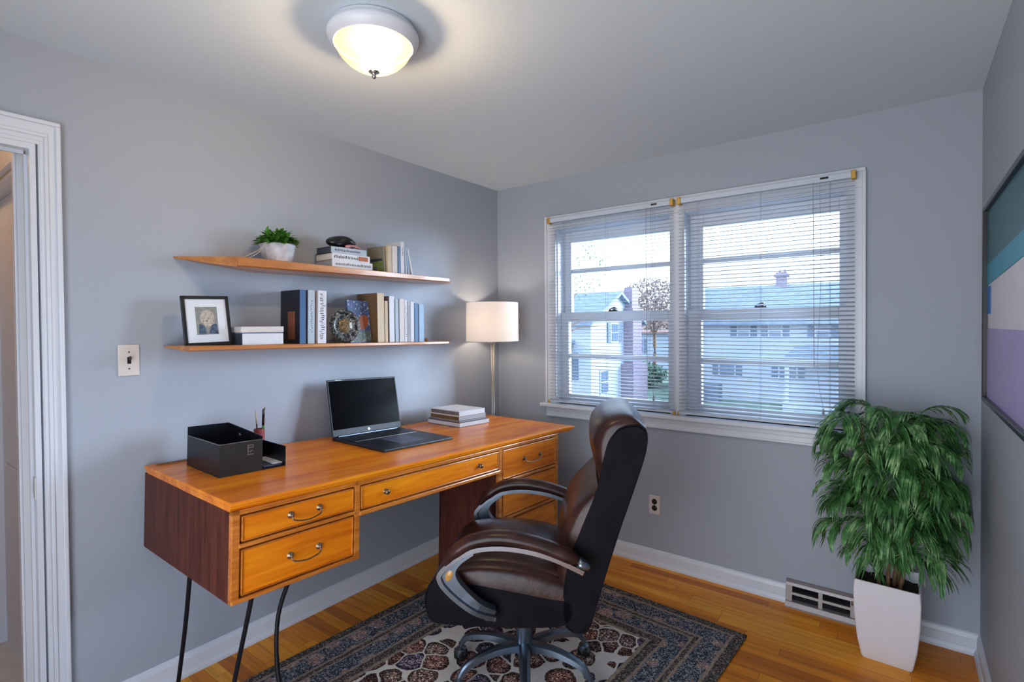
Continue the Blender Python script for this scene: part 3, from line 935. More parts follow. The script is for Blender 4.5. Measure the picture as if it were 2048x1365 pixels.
# hairpin legs under the left drawer box
def hairpin(pts):
    mb = MB().tube(spline(pts, 6), 0.008, 10)
    mb.build('hairpin_leg', 'blackmetal', dk, True)
hairpin([(0.28, 0.07, ZB), (0.23, 0.075, -0.55), (0.17, 0.08, -0.75), (0.13, 0.08, -0.898)])
hairpin([(0.60, 0.155, ZB), (0.555, 0.145, -0.50), (0.51, 0.13, -0.70), (0.48, 0.12, -0.885)])
hairpin([(0.60, 0.30, ZB), (0.555, 0.262, -0.50), (0.57, 0.255, -0.70), (0.63, 0.27, -0.880)])
for x, y in ((0.28, 0.075), (0.58, 0.20)):
    MB().box(x-0.05, x+0.05, y-0.045, y+0.045, ZB-0.004, ZB, 0.001).build('leg_mount', 'blackmetal', dk)

# ------------------------------------------------------------------ laptop
M['screen'] = plain('laptop_screen', (0.001, 0.001, 0.002), 0.15, var=0.1, spec=0.06)
M['lapbody'] = plain('laptop_body', (0.010, 0.013, 0.022), 0.42, metal=0.1, var=0.05)
M['keys'] = plain('laptop_keys', (0.010, 0.012, 0.020), 0.35, var=0.2)
M['touchpad'] = plain('laptop_touchpad', (0.07, 0.09, 0.14), 0.45)
lp = thing('laptop', 'open black laptop standing in the middle of the desk', 'laptop', on_desk(0.103, 0.757, 0.0005), (DROT[0], 0, DROT[2]-R(0.5)))
LW, LD = 0.425, 0.415
MB().box(0, LD, 0, LW, 0, 0.013, 0.004, seg=3).build('base', 'lapbody', lp)
mb = MB()
for r_ in range(6):
    for c_ in range(15):
        mb.box(0.030+r_*0.021, 0.047+r_*0.021, 0.022+c_*0.0258, 0.044+c_*0.0258, 0.0128, 0.0148, 0.001, seg=1)
mb.build('keyboard', 'keys', lp)
MB().box(0.19, 0.36, 0.14, 0.29, 0.0128, 0.0136, 0.0004).build('touchpad', 'touchpad', lp)
MB().box(0.163, 0.166, 0.02, 0.40, 0.0128, 0.0140).build('trim_strip', 'nickel', lp)
MB().tube([(0.006, 0.03, 0.014), (0.006, LW-0.03, 0.014)], 0.006, 12).build('hinge', 'gun', lp)
ang = R(-13)
LM = Matrix.Translation((0.004, 0, 0.014)) @ Matrix.Rotation(ang, 4, 'Y')
lid = MB().box(-0.004, 0.003, 0, LW, 0.0, 0.286, 0.003, mat=LM).build('lid', 'lapbody', lp)
MB().box(0.0025, 0.0036, 0.007, LW-0.007, 0.034, 0.278, mat=LM).build('screen', 'screen', lid)
MB().lathe([(0, 0.0045), (0.0065, 0.0043), (0.007, 0.003)], n=20, mat=LM @ Matrix.Translation((0, LW/2, 0.018)) @ Matrix.Rotation(R(90), 4, 'Y')).build('emblem', 'nickel', lid)
MB().box(0.003, 0.0042, 0.045, 0.085, 0.2805, 0.2825, mat=LM).build('webcam_bar', 'nickel', lid)

# ------------------------------------------------------------------ books (generic builder)
def cover_mat(name, col, rough=0.55, marks=None, var=0.05):
    mt, t, b = newmat(name)
    v = coords(t)
    n = noise(t, v, 24)
    c = ramp(t, n.outputs[0], [(0.3, tuple(k*(1-var) for k in col)), (0.7, tuple(min(1, k*(1+var)) for k in col))])
    if marks:
        nz = noise(t, coords(t, marks[1]), marks[2], 3, 0.7)
        c = mix(t, mth(t, 'GREATER_THAN', nz.outputs[0], marks[3]), c, marks[0])
    t.links.new(c, b.inputs['Base Color'])
    b.inputs['Roughness'].default_value = rough
    return mt

GLY = {'dark': (0.05, 0.05, 0.07), 'light': (0.7, 0.72, 0.76), 'tan': (0.45, 0.27, 0.14)}
def standing_book(yc, x_front, zbase, th, dep, ht, cover, spine=None, lean=0.0, label='', group='', text=None, cat='book', name='book', page_top=True):
    """spine faces the room (+X). lean = degrees about X (towards -Y positive)"""
    b = thing(name, label, cat, (x_front, yc, zbase), (R(lean), 0, 0), group)
    mb = MB().box(-dep, 0, -th/2, -th/2+0.0018, 0, ht, 0.0005, seg=1).box(-dep, 0, th/2-0.0018, th/2, 0, ht, 0.0005, seg=1)
    mb.build('cover', cover, b)
    MB().box(-0.0022, 0.0012, -th/2, th/2, 0, ht, 0.0008).build('spine', spine or cover, b)
    MB().box(-dep+0.003, -0.002, -th/2+0.0018, th/2-0.0018, 0.003, ht-0.003).build('pages', 'paper', b)
    if text:
        col, z0, z1, wdt = text
        random.seed(int(yc*-1000)+3)
        mb = MB()
        z = z0
        while z < z1:
            l = random.uniform(0.003, 0.008)
            off = random.uniform(-0.12, 0.12)*th
            mb.box(0.0010, 0.0017, off-wdt*th/2*random.uniform(.5, 1), off+wdt*th/2*random.uniform(.5, 1), z, z+l*0.6)
            z += l + random.uniform(0.0015, 0.004)
        mb.build('spine_lettering', cover_mat('ink', GLY[col]), b)
    return b

M['bk_navy'] = cover_mat('cover_navy', (0.005, 0.005, 0.010), 0.45)
M['bk_blue'] = cover_mat('cover_blue', (0.03, 0.10, 0.24))
M['bk_white'] = cover_mat('cover_white', (0.60, 0.61, 0.66))
M['bk_ivory'] = cover_mat('cover_ivory', (0.58, 0.54, 0.52))
M['bk_cream'] = cover_mat('cover_cream', (0.52, 0.42, 0.29))
M['bk_brown'] = cover_mat('cover_brown', (0.13, 0.075, 0.03))
M['bk_plum'] = cover_mat('cover_plum_grey', (0.14, 0.11, 0.12))
M['bk_paleblue'] = cover_mat('cover_pale_blue', (0.28, 0.42, 0.58))
M['bk_midblue'] = cover_mat('cover_mid_blue', (0.08, 0.17, 0.32))
M['bk_grey'] = cover_mat('cover_grey', (0.34, 0.34, 0.37))
M['bk_slate'] = cover_mat('cover_slate', (0.03, 0.04, 0.06))
M['bk_teal'] = cover_mat('cover_bluegrey', (0.36, 0.44, 0.52))
M['bk_pattern'] = cover_mat('cover_pattern', (0.05, 0.09, 0.22), marks=((0.45, 0.5, 0.58), (1, 1, 1), 60, 0.60))
M['bk_mag'] = cover_mat('cover_olive', (0.19, 0.175, 0.12))

# ------------------------------------------------------------------ wall shelves
SD = 0.20
def shelf(name, label, z0, yL, yFL, yR, yFR, top_l, top_r, th_l, th_r):
    """wall edge from yL to yR, front edge from yFL to yFR; heights of the top at left/right end"""
    t_ = thing(name, label, 'shelf', (0, (yL+yR)/2, z0))
    mb = MB()
    yc = (yL+yR)/2
    def T(y): return top_l + (top_r-top_l)*(y-yL)/(yR-yL) - z0
    def B(y):
        return T(y) - (th_l + (th_r-th_l)*(y-yL)/(yR-yL))
    N = 20
    secs = []
    for k in range(N+1):
        s = k/N
        y = yFL + (yFR-yFL)*s
        yb = yL + (yR-yL)*s
        ew = min(1.0, min(s, 1-s)*5)
        tw = 0.007 + (T(yb)-B(yb)-0.007)*ew
        secs.append([(0.0, yb-yc, T(yb)), (SD-0.002, y-yc, T(y)), (SD, y-yc, T(y)-0.002), (SD, y-yc, B(y)+0.006), (SD-0.012, y-yc, B(y)), (0.0, yb-yc, T(yb)-tw)])
    vv = [[mb.bm.verts.new(p) for p in s_] for s_ in secs]
    n = 6
    for i in range(N):
        for j in range(n):
            mb.bm.faces.new((vv[i][j], vv[i][(j+1) % n], vv[i+1][(j+1) % n], vv[i+1][j]))
    mb.bm.faces.new(vv[0][::-1]); mb.bm.faces.new(vv[-1])
    mb.build('board', 'wallshelf', t_)
    return t_
US, LS = 1.742, 1.372
shelf('wall_shelf', 'upper floating wooden shelf with tapered ends', US, -2.13, -1.965, -0.50, -0.72, 1.742, 1.735, 0.044, 0.022)
shelf('wall_shelf', 'lower floating wooden shelf just above the laptop', LS, -2.17, -2.15, -0.50, -0.73, 1.378, 1.352, 0.022, 0.017)
def uz(y): return 1.742 + (1.735-1.742)*(y+2.13)/1.63 + 0.0006
def lz(y): return 1.378 + (1.352-1.378)*(y+2.17)/1.67 + 0.0006

# books on the lower shelf
XS = 0.172
standing_book(-1.665, XS, lz(-1.66), 0.030, 0.165, 0.250, 'bk_navy', 'bk_blue', -1.0, 'large navy book with bright blue spine, first of the books on the lower shelf', 'books on the lower shelf')
standing_book(-1.622, XS, lz(-1.62), 0.034, 0.155, 0.251, 'bk_plum', 'bk_teal', -1.2, 'pale blue-white spined book beside the navy book on the lower shelf', 'books on the lower shelf', ('dark', 0.05, 0.2, 0.2))
standing_book(-1.566, XS, lz(-1.57), 0.044, 0.160, 0.252, 'bk_ivory', 'bk_white', -1.4, 'thick ivory book left of the decorative disc, spine closely lettered', 'books on the lower shelf', ('dark', 0.02, 0.24, 0.55))
standing_book(-1.213, XS, lz(-1.21), 0.044, 0.170, 0.262, 'bk_brown', 'bk_cream', 0.6, 'tall brown book with cream spine behind the blue patterned book', 'books on the lower shelf')
standing_book(-1.180, XS+0.004, lz(-1.18), 0.018, 0.15, 0.222, 'bk_cream', 'bk_cream', 0.3, 'short cream paperback against the tall brown book', 'books on the lower shelf', ('tan', 0.06, 0.2, 0.5))
standing_book(-1.140, XS, lz(-1.14), 0.034, 0.150, 0.250, 'bk_plum', 'bk_white', 0.2, 'plum-grey book with plain white spine on the lower shelf', 'books on the lower shelf')
standing_book(-1.105, XS, lz(-1.1), 0.022, 0.150, 0.236, 'bk_teal', 'bk_teal', 0.2, 'thin blue-grey book right of the plum-grey one', 'books on the lower shelf')
standing_book(-1.070, XS, lz(-1.07), 0.034, 0.148, 0.238, 'bk_grey', 'bk_ivory', 0.0, 'grey book with ivory spine near the middle of the right-hand row', 'books on the lower shelf')
standing_book(-1.041, XS, lz(-1.04), 0.019, 0.140, 0.233, 'bk_white', 'bk_white', 0.0, 'narrow white book with lettered spine between ivory-spined and light grey books', 'books on the lower shelf', ('dark', 0.03, 0.2, 0.4))
standing_book(-1.019, XS, lz(-1.02), 0.018, 0.140, 0.230, 'bk_grey', 'bk_grey', 0.0, 'narrow light grey book between two white ones near the blue pair', 'books on the lower shelf', ('dark', 0.04, 0.2, 0.3))
standing_book(-0.995, XS, lz(-1.0), 0.024, 0.140, 0.226, 'bk_white', 'bk_white', -0.3, 'white book standing directly left of the blue pair', 'books on the lower shelf')
standing_book(-0.965, XS, lz(-.96), 0.028, 0.140, 0.220, 'bk_midblue', 'bk_midblue', 0.0, 'mid blue book, darker of the blue pair at the row end', 'books on the lower shelf')
standing_book(-0.925, XS, lz(-.93), 0.036, 0.140, 0.216, 'bk_paleblue', 'bk_paleblue', 0.0, 'pale blue book at the right end of the lower row', 'books on the lower shelf')
# artwork on the navy cover and the cup-like red motif
t_ = MB().box(0.0, 0.06, -0.0012, 0, 0.02, 0.15).build('tmp', 'bk_plum')
nb = [o for o in bpy.data.objects if o.get('label', '').startswith('large navy')][0]
t_.name = 'cover_picture'; t_.parent = nb; t_.location = (-0.10, -0.0152, 0.0)
M['orange_ink'] = cover_mat('cover_orange', (0.20, 0.06, 0.03), var=0.3)
t_.data.materials[0] = M['orange_ink']

# patterned book leaning, face towards the room
t_ = thing('book', 'blue and white patterned book with orange shape, facing forward on the lower shelf', 'book', (0.128, -1.308, lz(-1.3)), (0, R(-7), 0))
MB().box(-0.018, 0, -0.066, 0.066, 0, 0.222, 0.001).build('cover', 'bk_pattern', t_)
MB().box(-0.016, -0.002, 0.063, 0.0675, 0.003, 0.219).build('pages', 'paper', t_)
mb = MB().prism([(-0.02, 0.072), (0.028, 0.068), (0.052, 0.10), (0.054, 0.135), (0.030, 0.148), (0.005, 0.138)], 'X', 0.0, 0.0008)
M['orange'] = cover_mat('rust_orange', (0.36, 0.10, 0.035), var=0.2)
mb.build('orange_shape', 'orange', t_)
M['greenpat'] = cover_mat('muted_green', (0.09, 0.13, 0.12), marks=((0.3, 0.32, 0.33), (1, 1, 1), 70, 0.58))
MB().box(0.0, 0.0006, -0.064, 0.064, 0.004, 0.062).build('green_panel', 'greenpat', t_)

# decorative disc
t_ = thing('decorative_disc', 'dark ornamental disc with scratched gold centre on the lower shelf', 'ornament', (0.163, -1.428, lz(-1.42)+0.003), (0, R(-6), R(-8)))
def swirl(name, c1, c2, c3, sc):
    mt, t, b = newmat(name)
    v = coords(t)
    n = noise(t, v, 30, 2)
    vm = t.nodes.new('ShaderNodeVectorMath'); vm.operation = 'MULTIPLY_ADD'
    t.links.new(n.outputs['Color'], vm.inputs[0]); vm.inputs[1].default_value = (0.05, 0.05, 0.05); t.links.new(v, vm.inputs[2])
    vo = t.nodes.new('ShaderNodeTexVoronoi'); vo.feature = 'DISTANCE_TO_EDGE'; vo.inputs['Scale'].default_value = sc
    t.links.new(vm.outputs[0], vo.inputs['Vector'])
    t.links.new(ramp(t, vo.outputs['Distance'], [(0.0, c1), (0.05, c2), (0.12, c3)]), b.inputs['Base Color'])
    b.inputs['Roughness'].default_value = 0.3
    return mt
M['disc'] = swirl('disc_lacquer', (0.34, 0.33, 0.29), (0.03, 0.03, 0.03), (0.006, 0.008, 0.010), 45)
M['disc_gold'] = swirl('disc_gold', (0.50, 0.36, 0.18), (0.16, 0.09, 0.035), (0.06, 0.035, 0.015), 90)
dm = Matrix.Translation((0, 0, 0.083)) @ Matrix.Rotation(R(90), 4, 'Y')
MB().lathe([(0, -0.018), (0.055, -0.016), (0.078, -0.006), (0.083, 0.004), (0.078, 0.014), (0.066, 0.016), (0.058, 0.011), (0.046, 0.012), (0, 0.014)], n=48, mat=dm).build('disc_body', 'disc', t_, True, 50)
MB().lathe([(0, 0.021), (0.020, 0.020), (0.036, 0.017), (0.042, 0.011)], n=6, mat=dm).build('centre_boss', 'disc_gold', t_)
MB().lathe([(0.060, 0.012), (0.065, 0.019), (0.070, 0.016)], n=48, mat=dm).build('raised_ring', 'disc', t_, True)

# framed photograph on the lower shelf
t_ = thing('photo_frame', 'small black frame with white mat holding an abstract drawing', 'picture frame', (0.145, -2.055, lz(-2.05)), (R(1.5), R(-10), R(-6)))
fw, fh = 0.175, 0.205
mb = MB()
for (ya, yb, za, zb_) in ((-fw/2, -fw/2+0.013, 0, fh), (fw/2-0.013, fw/2, 0, fh), (-fw/2, fw/2, 0, 0.013), (-fw/2, fw/2, fh-0.013, fh)):
    mb.box(-0.016, 0, ya, yb, za, zb_, 0.002)
mb.build('frame', 'black', t_)
M['matboard'] = plain('mat_board', (0.62, 0.65, 0.70), 0.7, var=0.01)
mt_ = MB().box(-0.010, -0.006, -fw/2+0.01, fw/2-0.01, 0.01, fh-0.01).build('mat_board', 'matboard', t_)
M['sketch'] = swirl('sketch_ink', (0.30, 0.28, 0.27), (0.24, 0.24, 0.22), (0.20, 0.21, 0.20), 40)
MB().box(-0.007, -0.0052, -0.040, 0.040, 0.045, 0.160).build('drawing', 'sketch', mt_)
M['skin_blob'] = swirl('ochre_wash', (0.06, 0.05, 0.05), (0.42, 0.36, 0.30), (0.48, 0.42, 0.36), 70)
M['blue_blob'] = plain('blue_wash', (0.05, 0.08, 0.13), 0.7, var=0.6, vscale=90)
MB().lathe([(0, 0.001), (0.026, 0.0008), (0.027, 0)], n=24, mat=Matrix.Translation((-0.0052, 0.002, 0.112)) @ Matrix.Rotation(R(90), 4, 'Y') @ Matrix.Scale(1.3, 4, (1, 0, 0))).build('oval_shape', 'skin_blob', mt_)
MB().prism([(-0.034, 0.048), (-0.004, 0.048), (-0.012, 0.085), (-0.030, 0.09)], 'X', -0.0052, -0.0047).prism([(0.004, 0.048), (0.038, 0.048), (0.034, 0.09), (0.014, 0.085)], 'X', -0.0052, -0.0047).build('blue_shapes', 'blue_blob', mt_)
MB().sweep([(-0.016, 0, 0.12), (-0.055, 0, 0.0)], [(-0.018, -0.002), (0.018, -0.002), (0.018, 0.002), (-0.018, 0.002)], up=(1, 0, 0)).build('easel_back', 'black', t_)

# two stacked white boxes beside the frame
g = 'white boxes on the lower shelf'
xb0, xb1 = 0.035, 0.185
t_ = thing('storage_box', 'plain white box with grey end, lower of the two on the shelf', 'box', (0, 0, lz(-1.87)-0.001))
MB().box(xb0, xb1, -1.945, -1.765, 0, 0.049, 0.002).build('body', 'bk_white', t_)
MB().box(xb0+0.001, xb1-0.001, -1.9465, -1.9445, 0.001, 0.048).build('end_label', 'bk_slate', t_)
t_ = thing('storage_box', 'ivory lidded box with dark line, upper of the two on the shelf', 'box', (0, 0, lz(-1.87)-0.001+0.0495))
MB().box(xb0+0.002, xb1-0.002, -1.943, -1.767, 0, 0.004, 0.001).build('tray_edge', 'bk_midblue', t_)
MB().box(xb0, xb1, -1.950, -1.763, 0.004, 0.029, 0.002).build('lid', 'bk_ivory', t_)

# small wooden ball at the row end
t_ = MB().sphere((0, 0, 0), 0.0125, sz=0.95).build('wooden_ball', 'bark', None, True, None, (0.175, -0.888, lz(-.888)+0.012))
tag(t_, 'small brown wooden ball at the right end of the book row', 'ornament')

# ------------------------------------------------------------------ upper shelf objects
def lying_book(y0, y1, x0, x1, z, th, cover, spine, label, rz=0, text=None, pages=True, group='books stacked on the upper shelf', name='book', M4=None, cat='book'):
    yc, xc = (y0+y1)/2, (x0+x1)/2
    b = thing(name, label, cat, (xc, yc, z), (0, 0, R(rz)), group)
    hx, hy = (x1-x0)/2, (y1-y0)/2
    MB().box(-hx, hx, -hy, hy, 0, 0.0025, 0.0006, seg=1).box(-hx, hx, -hy, hy, th-0.0025, th, 0.0006, seg=1).build('cover', cover, b)
    MB().box(hx-0.003, hx+0.001, -hy, hy, 0, th, 0.001).build('spine', spine, b)
    MB().box(-hx+0.003, hx-0.003, -hy+0.003, hy-0.003, 0.0025, th-0.0025).build('pages', 'paper' if pages is True else pages, b)
    if text:
        col, a, c_, hh, bold = text
        random.seed(int(z*1000)+int(y0*-100))
        mb = MB()
        y = -hy + a*2*hy
        while y < -hy + c_*2*hy:
            l = random.uniform(0.003, 0.0075)*bold
            k = random.uniform(0.7, 1.0)
            mb.box(hx+0.0008, hx+0.0016, y, y+l*0.62, th/2-th*hh/2*k, th/2+th*hh/2*random.uniform(0.3, 1))
            y += l + random.uniform(0.0008, 0.002)
        mb.build('spine_lettering', cover_mat('ink', GLY[col]), b)
    return b
zu = uz(-1.4)
lying_book(-1.505, -1.265, 0.03, 0.172, zu, 0.037, 'bk_grey', 'bk_white', 'thick white book at the bottom of the upper shelf stack', text=('dark', 0.08, 0.94, 0.38, 1.1), pages='bk_grey')
lying_book(-1.503, -1.280, 0.028, 0.170, zu+0.0372, 0.034, 'bk_brown', 'bk_white', 'middle book of the upper shelf stack, white spine with tan patch', text=('dark', 0.05, 0.7, 0.5, 1.3))
lying_book(-1.508, -1.300, 0.040, 0.170, zu+0.0716, 0.030, 'bk_slate', 'bk_teal', 'dark book with pale blue spine on top of the upper stack', text=('dark', 0.1, 0.8, 0.4, 0.9), pages='bk_slate')
tb = [o for o in bpy.data.objects if o.get('label', '').startswith('middle book of')][0]
MB().box(0.0722, 0.0730, 0.040, 0.098, 0.006, 0.028).build('tan_patch', 'orange', tb)
# dark stone on the stack
t_ = thing('carved_stone', 'black polished stone with pinkish edge on top of the book stack', 'ornament', (0.105, -1.405, zu+0.1018))
mb = MB()
bmesh.ops.create_icosphere(mb.bm, subdivisions=4, radius=1.0)
for v in mb.bm.verts:
    c_ = v.co.copy()
    v.co = Vector((c_.x*0.050, c_.y*0.088, c_.z*0.030 + 0.030))
    v.co.z += 0.006*math.sin(c_.y*3+0.5)*c_.x + 0.007*(1 if c_.z > 0 else 0)*math.cos(c_.y*1.5)*c_.z
    v.co.x += 0.006*math.sin(5*c_.y+2*c_.z)
    if v.co.z < 0.002: v.co.z = 0.0005
mb.build('stone_body', 'black', t_, True)
M['pink'] = plain('pink_mineral', (0.42, 0.20, 0.22), 0.4, var=0.4, vscale=60)
mb = MB()
for k in range(9):
    s = k/8
    mb.sphere((0.048-0.010*s, 0.0+0.078*s, 0.009+0.007*math.sin(s*3)), 0.0085, sx=0.8, sy=1.5, seg=8)
mb.build('pink_vein', 'pink', t_, True)
t_ = MB().sphere((0, 0, 0), 0.0115).build('black_marble', 'black', None, True, None, (0.178, -1.250, uz(-1.25)+0.0115))
tag(t_, 'tiny black ball beside the white stack on the upper shelf', 'ornament')
# upright books on the upper shelf
gu = 'upright books on the upper shelf'
t_ = standing_book(-1.172, 0.160, uz(-1.17), 0.012, 0.130, 0.142, 'bk_mag', 'bk_mag', 4.0, 'olive magazine with green picture at the left of the upright books', gu, name='magazine', cat='magazine')
M['mag_green'] = cover_mat('magazine_green', (0.10, 0.16, 0.03), marks=((0.20, 0.26, 0.06), (1, 1, 1), 50, 0.5))
MB().box(-0.11, -0.01, -0.0067, -0.006, 0.008, 0.060).build('cover_picture', 'mag_green', t_)
MB().box(-0.11, -0.01, -0.0067, -0.006, 0.064, 0.078).build('cover_band', 'bk_slate', t_)
standing_book(-1.150, 0.170, uz(-1.15), 0.028, 0.12, 0.145, 'bk_cream', 'bk_cream', 0, 'cream paperback next to the olive magazine', gu)
standing_book(-1.114, 0.170, uz(-1.11), 0.036, 0.12, 0.148, 'bk_ivory', 'bk_ivory', 0, 'wide ivory book in the upright group on the upper shelf', gu)
standing_book(-1.084, 0.170, uz(-1.08), 0.015, 0.12, 0.150, 'bk_midblue', 'bk_midblue', 0, 'thin blue book squeezed beside the tallest white one', gu)
standing_book(-1.061, 0.172, uz(-1.06), 0.026, 0.13, 0.178, 'bk_white', 'bk_white', 0, 'tallest white book on the upper shelf', gu, ('dark', 0.10, 0.15, 0.35))
standing_book(-1.033, 0.170, uz(-1.03), 0.010, 0.12, 0.150, 'bk_teal', 'bk_teal', 1.5, 'thin blue-grey booklet behind the leaning white ones', gu)
standing_book(-1.012, 0.168, uz(-1.01), 0.009, 0.12, 0.152, 'bk_white', 'bk_paleblue', 6.0, 'thin pale blue booklet leaning at the row end', gu)
standing_book(-0.985, 0.168, uz(-.98), 0.008, 0.12, 0.150, 'bk_white', 'bk_white', 13.0, 'thin white booklet leaning most steeply, last on the upper shelf', gu)

# potted herb on the upper shelf
px_, py_ = 0.108, -1.742
t_ = thing('potted_herb', 'leafy green herb in a faceted silver-white pot on the upper shelf', 'potted plant', (px_, py_, uz(py_)))
M['silver_pot'] = plain('silvered_ceramic', (0.52, 0.52, 0.56), 0.3, var=0.25, vscale=30, metal=0.15)
mb = MB()
secs = [(0.042, 0.0), (0.056, 0.004), (0.070, 0.035), (0.080, 0.080), (0.078, 0.084), (0.074, 0.080), (0.066, 0.06), (0.0, 0.058)]
mb.lathe(secs, n=10)
mb.build('pot', 'silver_pot', t_, True, 30)
MB().lathe([(0, 0.070), (0.040, 0.069), (0.072, 0.064)], n=16).build('soil', 'soil', t_)
random.seed(11)
mb = MB()
def leaf(mb, base, d, up, L, Wd, droop, fold=0.25, seg=4):
    d = Vector(d).normalized()
    side = d.cross(Vector(up))
    if side.length < 1e-3: side = Vector((1, 0, 0))
    side.normalize()
    p = Vector(base)
    rows = []
    for k in range(seg+1):
        s = k/seg
        w_ = Wd*math.sin(PI*min(1.0, 0.08+s*0.92))**0.8 + 0.0003
        n_ = side.cross(d).normalized()
        rows.append([p - side*w_, p + n_*(-w_*fold), p + side*w_])
        p = p + d*(L/seg)
        d = (d + Vector((0, 0, -droop/seg))).normalized()
    mb.grid(rows)
for k in range(420):
    a = random.uniform(0, 2*PI)
    r_ = 0.070*math.sqrt(random.random())
    el = random.uniform(0.15, 1.2)
    z = 0.078 + 0.058*(1-(r_/0.078)**2)*random.uniform(0.2, 1)
    leaf(mb, (r_*math.cos(a), r_*math.sin(a), z), (math.cos(a)*math.cos(el), math.sin(a)*math.cos(el), math.sin(el)), (0, 0, 1), random.uniform(0.026, 0.046), random.uniform(0.007, 0.011), 1.3)
for k in range(9):    # longer sprigs at the rim
    a = random.uniform(0, 2*PI)
    for q in range(5):
        r_ = 0.072 + q*0.007
        leaf(mb, (r_*math.cos(a), r_*math.sin(a), 0.092-0.002*q*q*0.6), (math.cos(a+random.uniform(-1, 1)), math.sin(a+random.uniform(-1, 1)), 0.3), (0, 0, 1), 0.026, 0.006, 1.2)
for q in range(7):
    leaf(mb, (0.02, -0.045-0.004*q, 0.105+0.005*q), (0.2, random.uniform(-1, 1), 0.6), (0, 0, 1), 0.03, 0.007, 0.8)
mb.build('foliage', 'leaf2', t_)
mb = MB()
mb.tube(spline([(0.055, -0.066, 0.080), (0.066, -0.13, 0.035), (0.074, -0.188, 0.004)], 5), 0.0016, 6)
mb.tube(spline([(0.045, -0.070, 0.080), (0.058, -0.12, 0.03), (0.070, -0.165, 0.002)], 5), 0.0014, 6)
M['straw'] = plain('straw_cord', (0.45, 0.38, 0.28), 0.8)
mb.build('hanging_cord', 'straw', t_)

# ------------------------------------------------------------------ desktop objects
# black box organiser
M['boxblack'] = plain('black_leatherette', (0.006, 0.007, 0.011), 0.3, var=0.1, spec=0.35)
M['boxgrey'] = plain('charcoal_panel', (0.022, 0.021, 0.020), 0.4, var=0.15, spec=0.3)
t_ = thing('desk_organizer', 'open black desk organiser box with attached low tray', 'desk organiser', on_desk(0.118, 0.108, 0.0008), DROT)
BX, BY, BH = 0.295, 0.155, 0.118
MB().box(0, BX, 0, BY, 0, 0.004).box(0, BX, 0, 0.004, 0, BH, 0.001).prism([(0.0, 0.0), (BX, 0.0), (BX, BH+0.012), (0.0, 0.150)], 'Y', BY-0.004, BY).box(0, 0.004, 0, BY, 0, 0.150, 0.001).build('body', 'boxblack', t_)
MB().box(BX-0.004, BX+0.001, 0, BY, 0, BH, 0.001).build('front_panel', 'boxgrey', t_)
MB().box(0.0, BX+0.001, -0.001, 0.0, BH-0.002, BH, 0.0003).box(BX-0.002, BX+0.0015, 0, BY, BH-0.001, BH+0.0008, 0.0003).build('edge_trim', 'nickel', t_)
MB().lathe([(0, 0.004), (0.006, 0.003), (0.007, 0)], n=14, mat=Matrix.Translation((0.11, BY-0.004, 0.112)) @ Matrix.Rotation(R(90), 4, 'X')).build('snap_button', 'nickel', t_)
em = MB()
for (y0, y1, z0, z1) in ((0.098, 0.102, 0.080, 0.103), (0.098, 0.120, 0.101, 0.104), (0.098, 0.120, 0.092, 0.095), (0.117, 0.120, 0.092, 0.104), (0.098, 0.101, 0.066, 0.090), (0.098, 0.121, 0.066, 0.070), (0.103, 0.112, 0.077, 0.080), (0.110, 0.119, 0.080, 0.083)):
    em.box(BX+0.001, BX+0.0026, y0, y1, z0, z1, 0.0005)
em.build('emblem', 'nickel', t_)
MB().box(0.10, BX, BY, BY+0.093, 0, 0.004).box(0.10, BX, BY+0.089, BY+0.093, 0, 0.078, 0.001).box(0.10, 0.104, BY, BY+0.093, 0, 0.078, 0.001).build('low_tray', 'boxblack', t_)
# papers in tray
t_ = MB().box(0.13, 0.285, 0.006, 0.082, 0, 0.006, 0.001).build('notepad', 'bk_slate', None, False, None, on_desk(0.118, 0.266, 0.006), DROT)
tag(t_, 'black notepad lying in the low tray of the organiser', 'notepad')
t_ = MB().box(0.14, 0.28, 0.045, 0.084, 0, 0.0025).build('paper_slip', 'bk_white', None, False, None, on_desk(0.118, 0.266, 0.0125), DROT)
tag(t_, 'white paper slip on the black notepad in the tray', 'paper')
# pencil cup
pc = on_desk(0.104, 0.400, 0.0008)
t_ = thing('pencil_cup', 'small dusty red pencil cup behind the black organiser', 'pencil cup', pc, (0, 0, 0))
M['redcup'] = plain('red_enamel', (0.30, 0.06, 0.065), 0.4, var=0.1)
MB().lathe([(0, 0.0), (0.020, 0.0), (0.021, 0.004), (0.022, 0.104), (0.020, 0.104), (0.019, 0.006), (0, 0.006)], n=28).build('cup_body', 'redcup', t_, True, 40)
def pencil(name, label, ax, ay, dx, dy, L, r, m1, m2, split, cat):
    d = Vector((dx, dy, 1)).normalized()
    p = Vector((ax, ay, 0.010))
    o = thing(name, label, cat, pc + p)
    MB().tube([Vector((0, 0, 0)), d*(L*split)], r, 8, up=(1, 0, 0)).build('barrel', m1, o, True)
    MB().tube([d*(L*split), d*(L*0.97), d*L], r, 8, scales=[1, 0.95, 0.3], up=(1, 0, 0)).build('tip', m2, o, True)
M['pengreen'] = plain('green_lacquer', (0.03, 0.18, 0.05), 0.3)
pencil('pencil', 'thin pencil with tan tip, leftmost in the red cup', 0.0, -0.004, 0.02, -0.07, 0.178, 0.0032, 'black', 'straw', 0.66, 'pencil')
pencil('pen', 'thick pen with green base and black top in the red cup', 0.004, 0.012, 0.03, 0.02, 0.182, 0.0055, 'pengreen', 'black', 0.6, 'pen')
pencil('pencil', 'dark pencil with brown tip tilting right in the red cup', -0.008, 0.014, -0.02, 0.10, 0.186, 0.003, 'black', 'bark', 0.7, 'pencil')
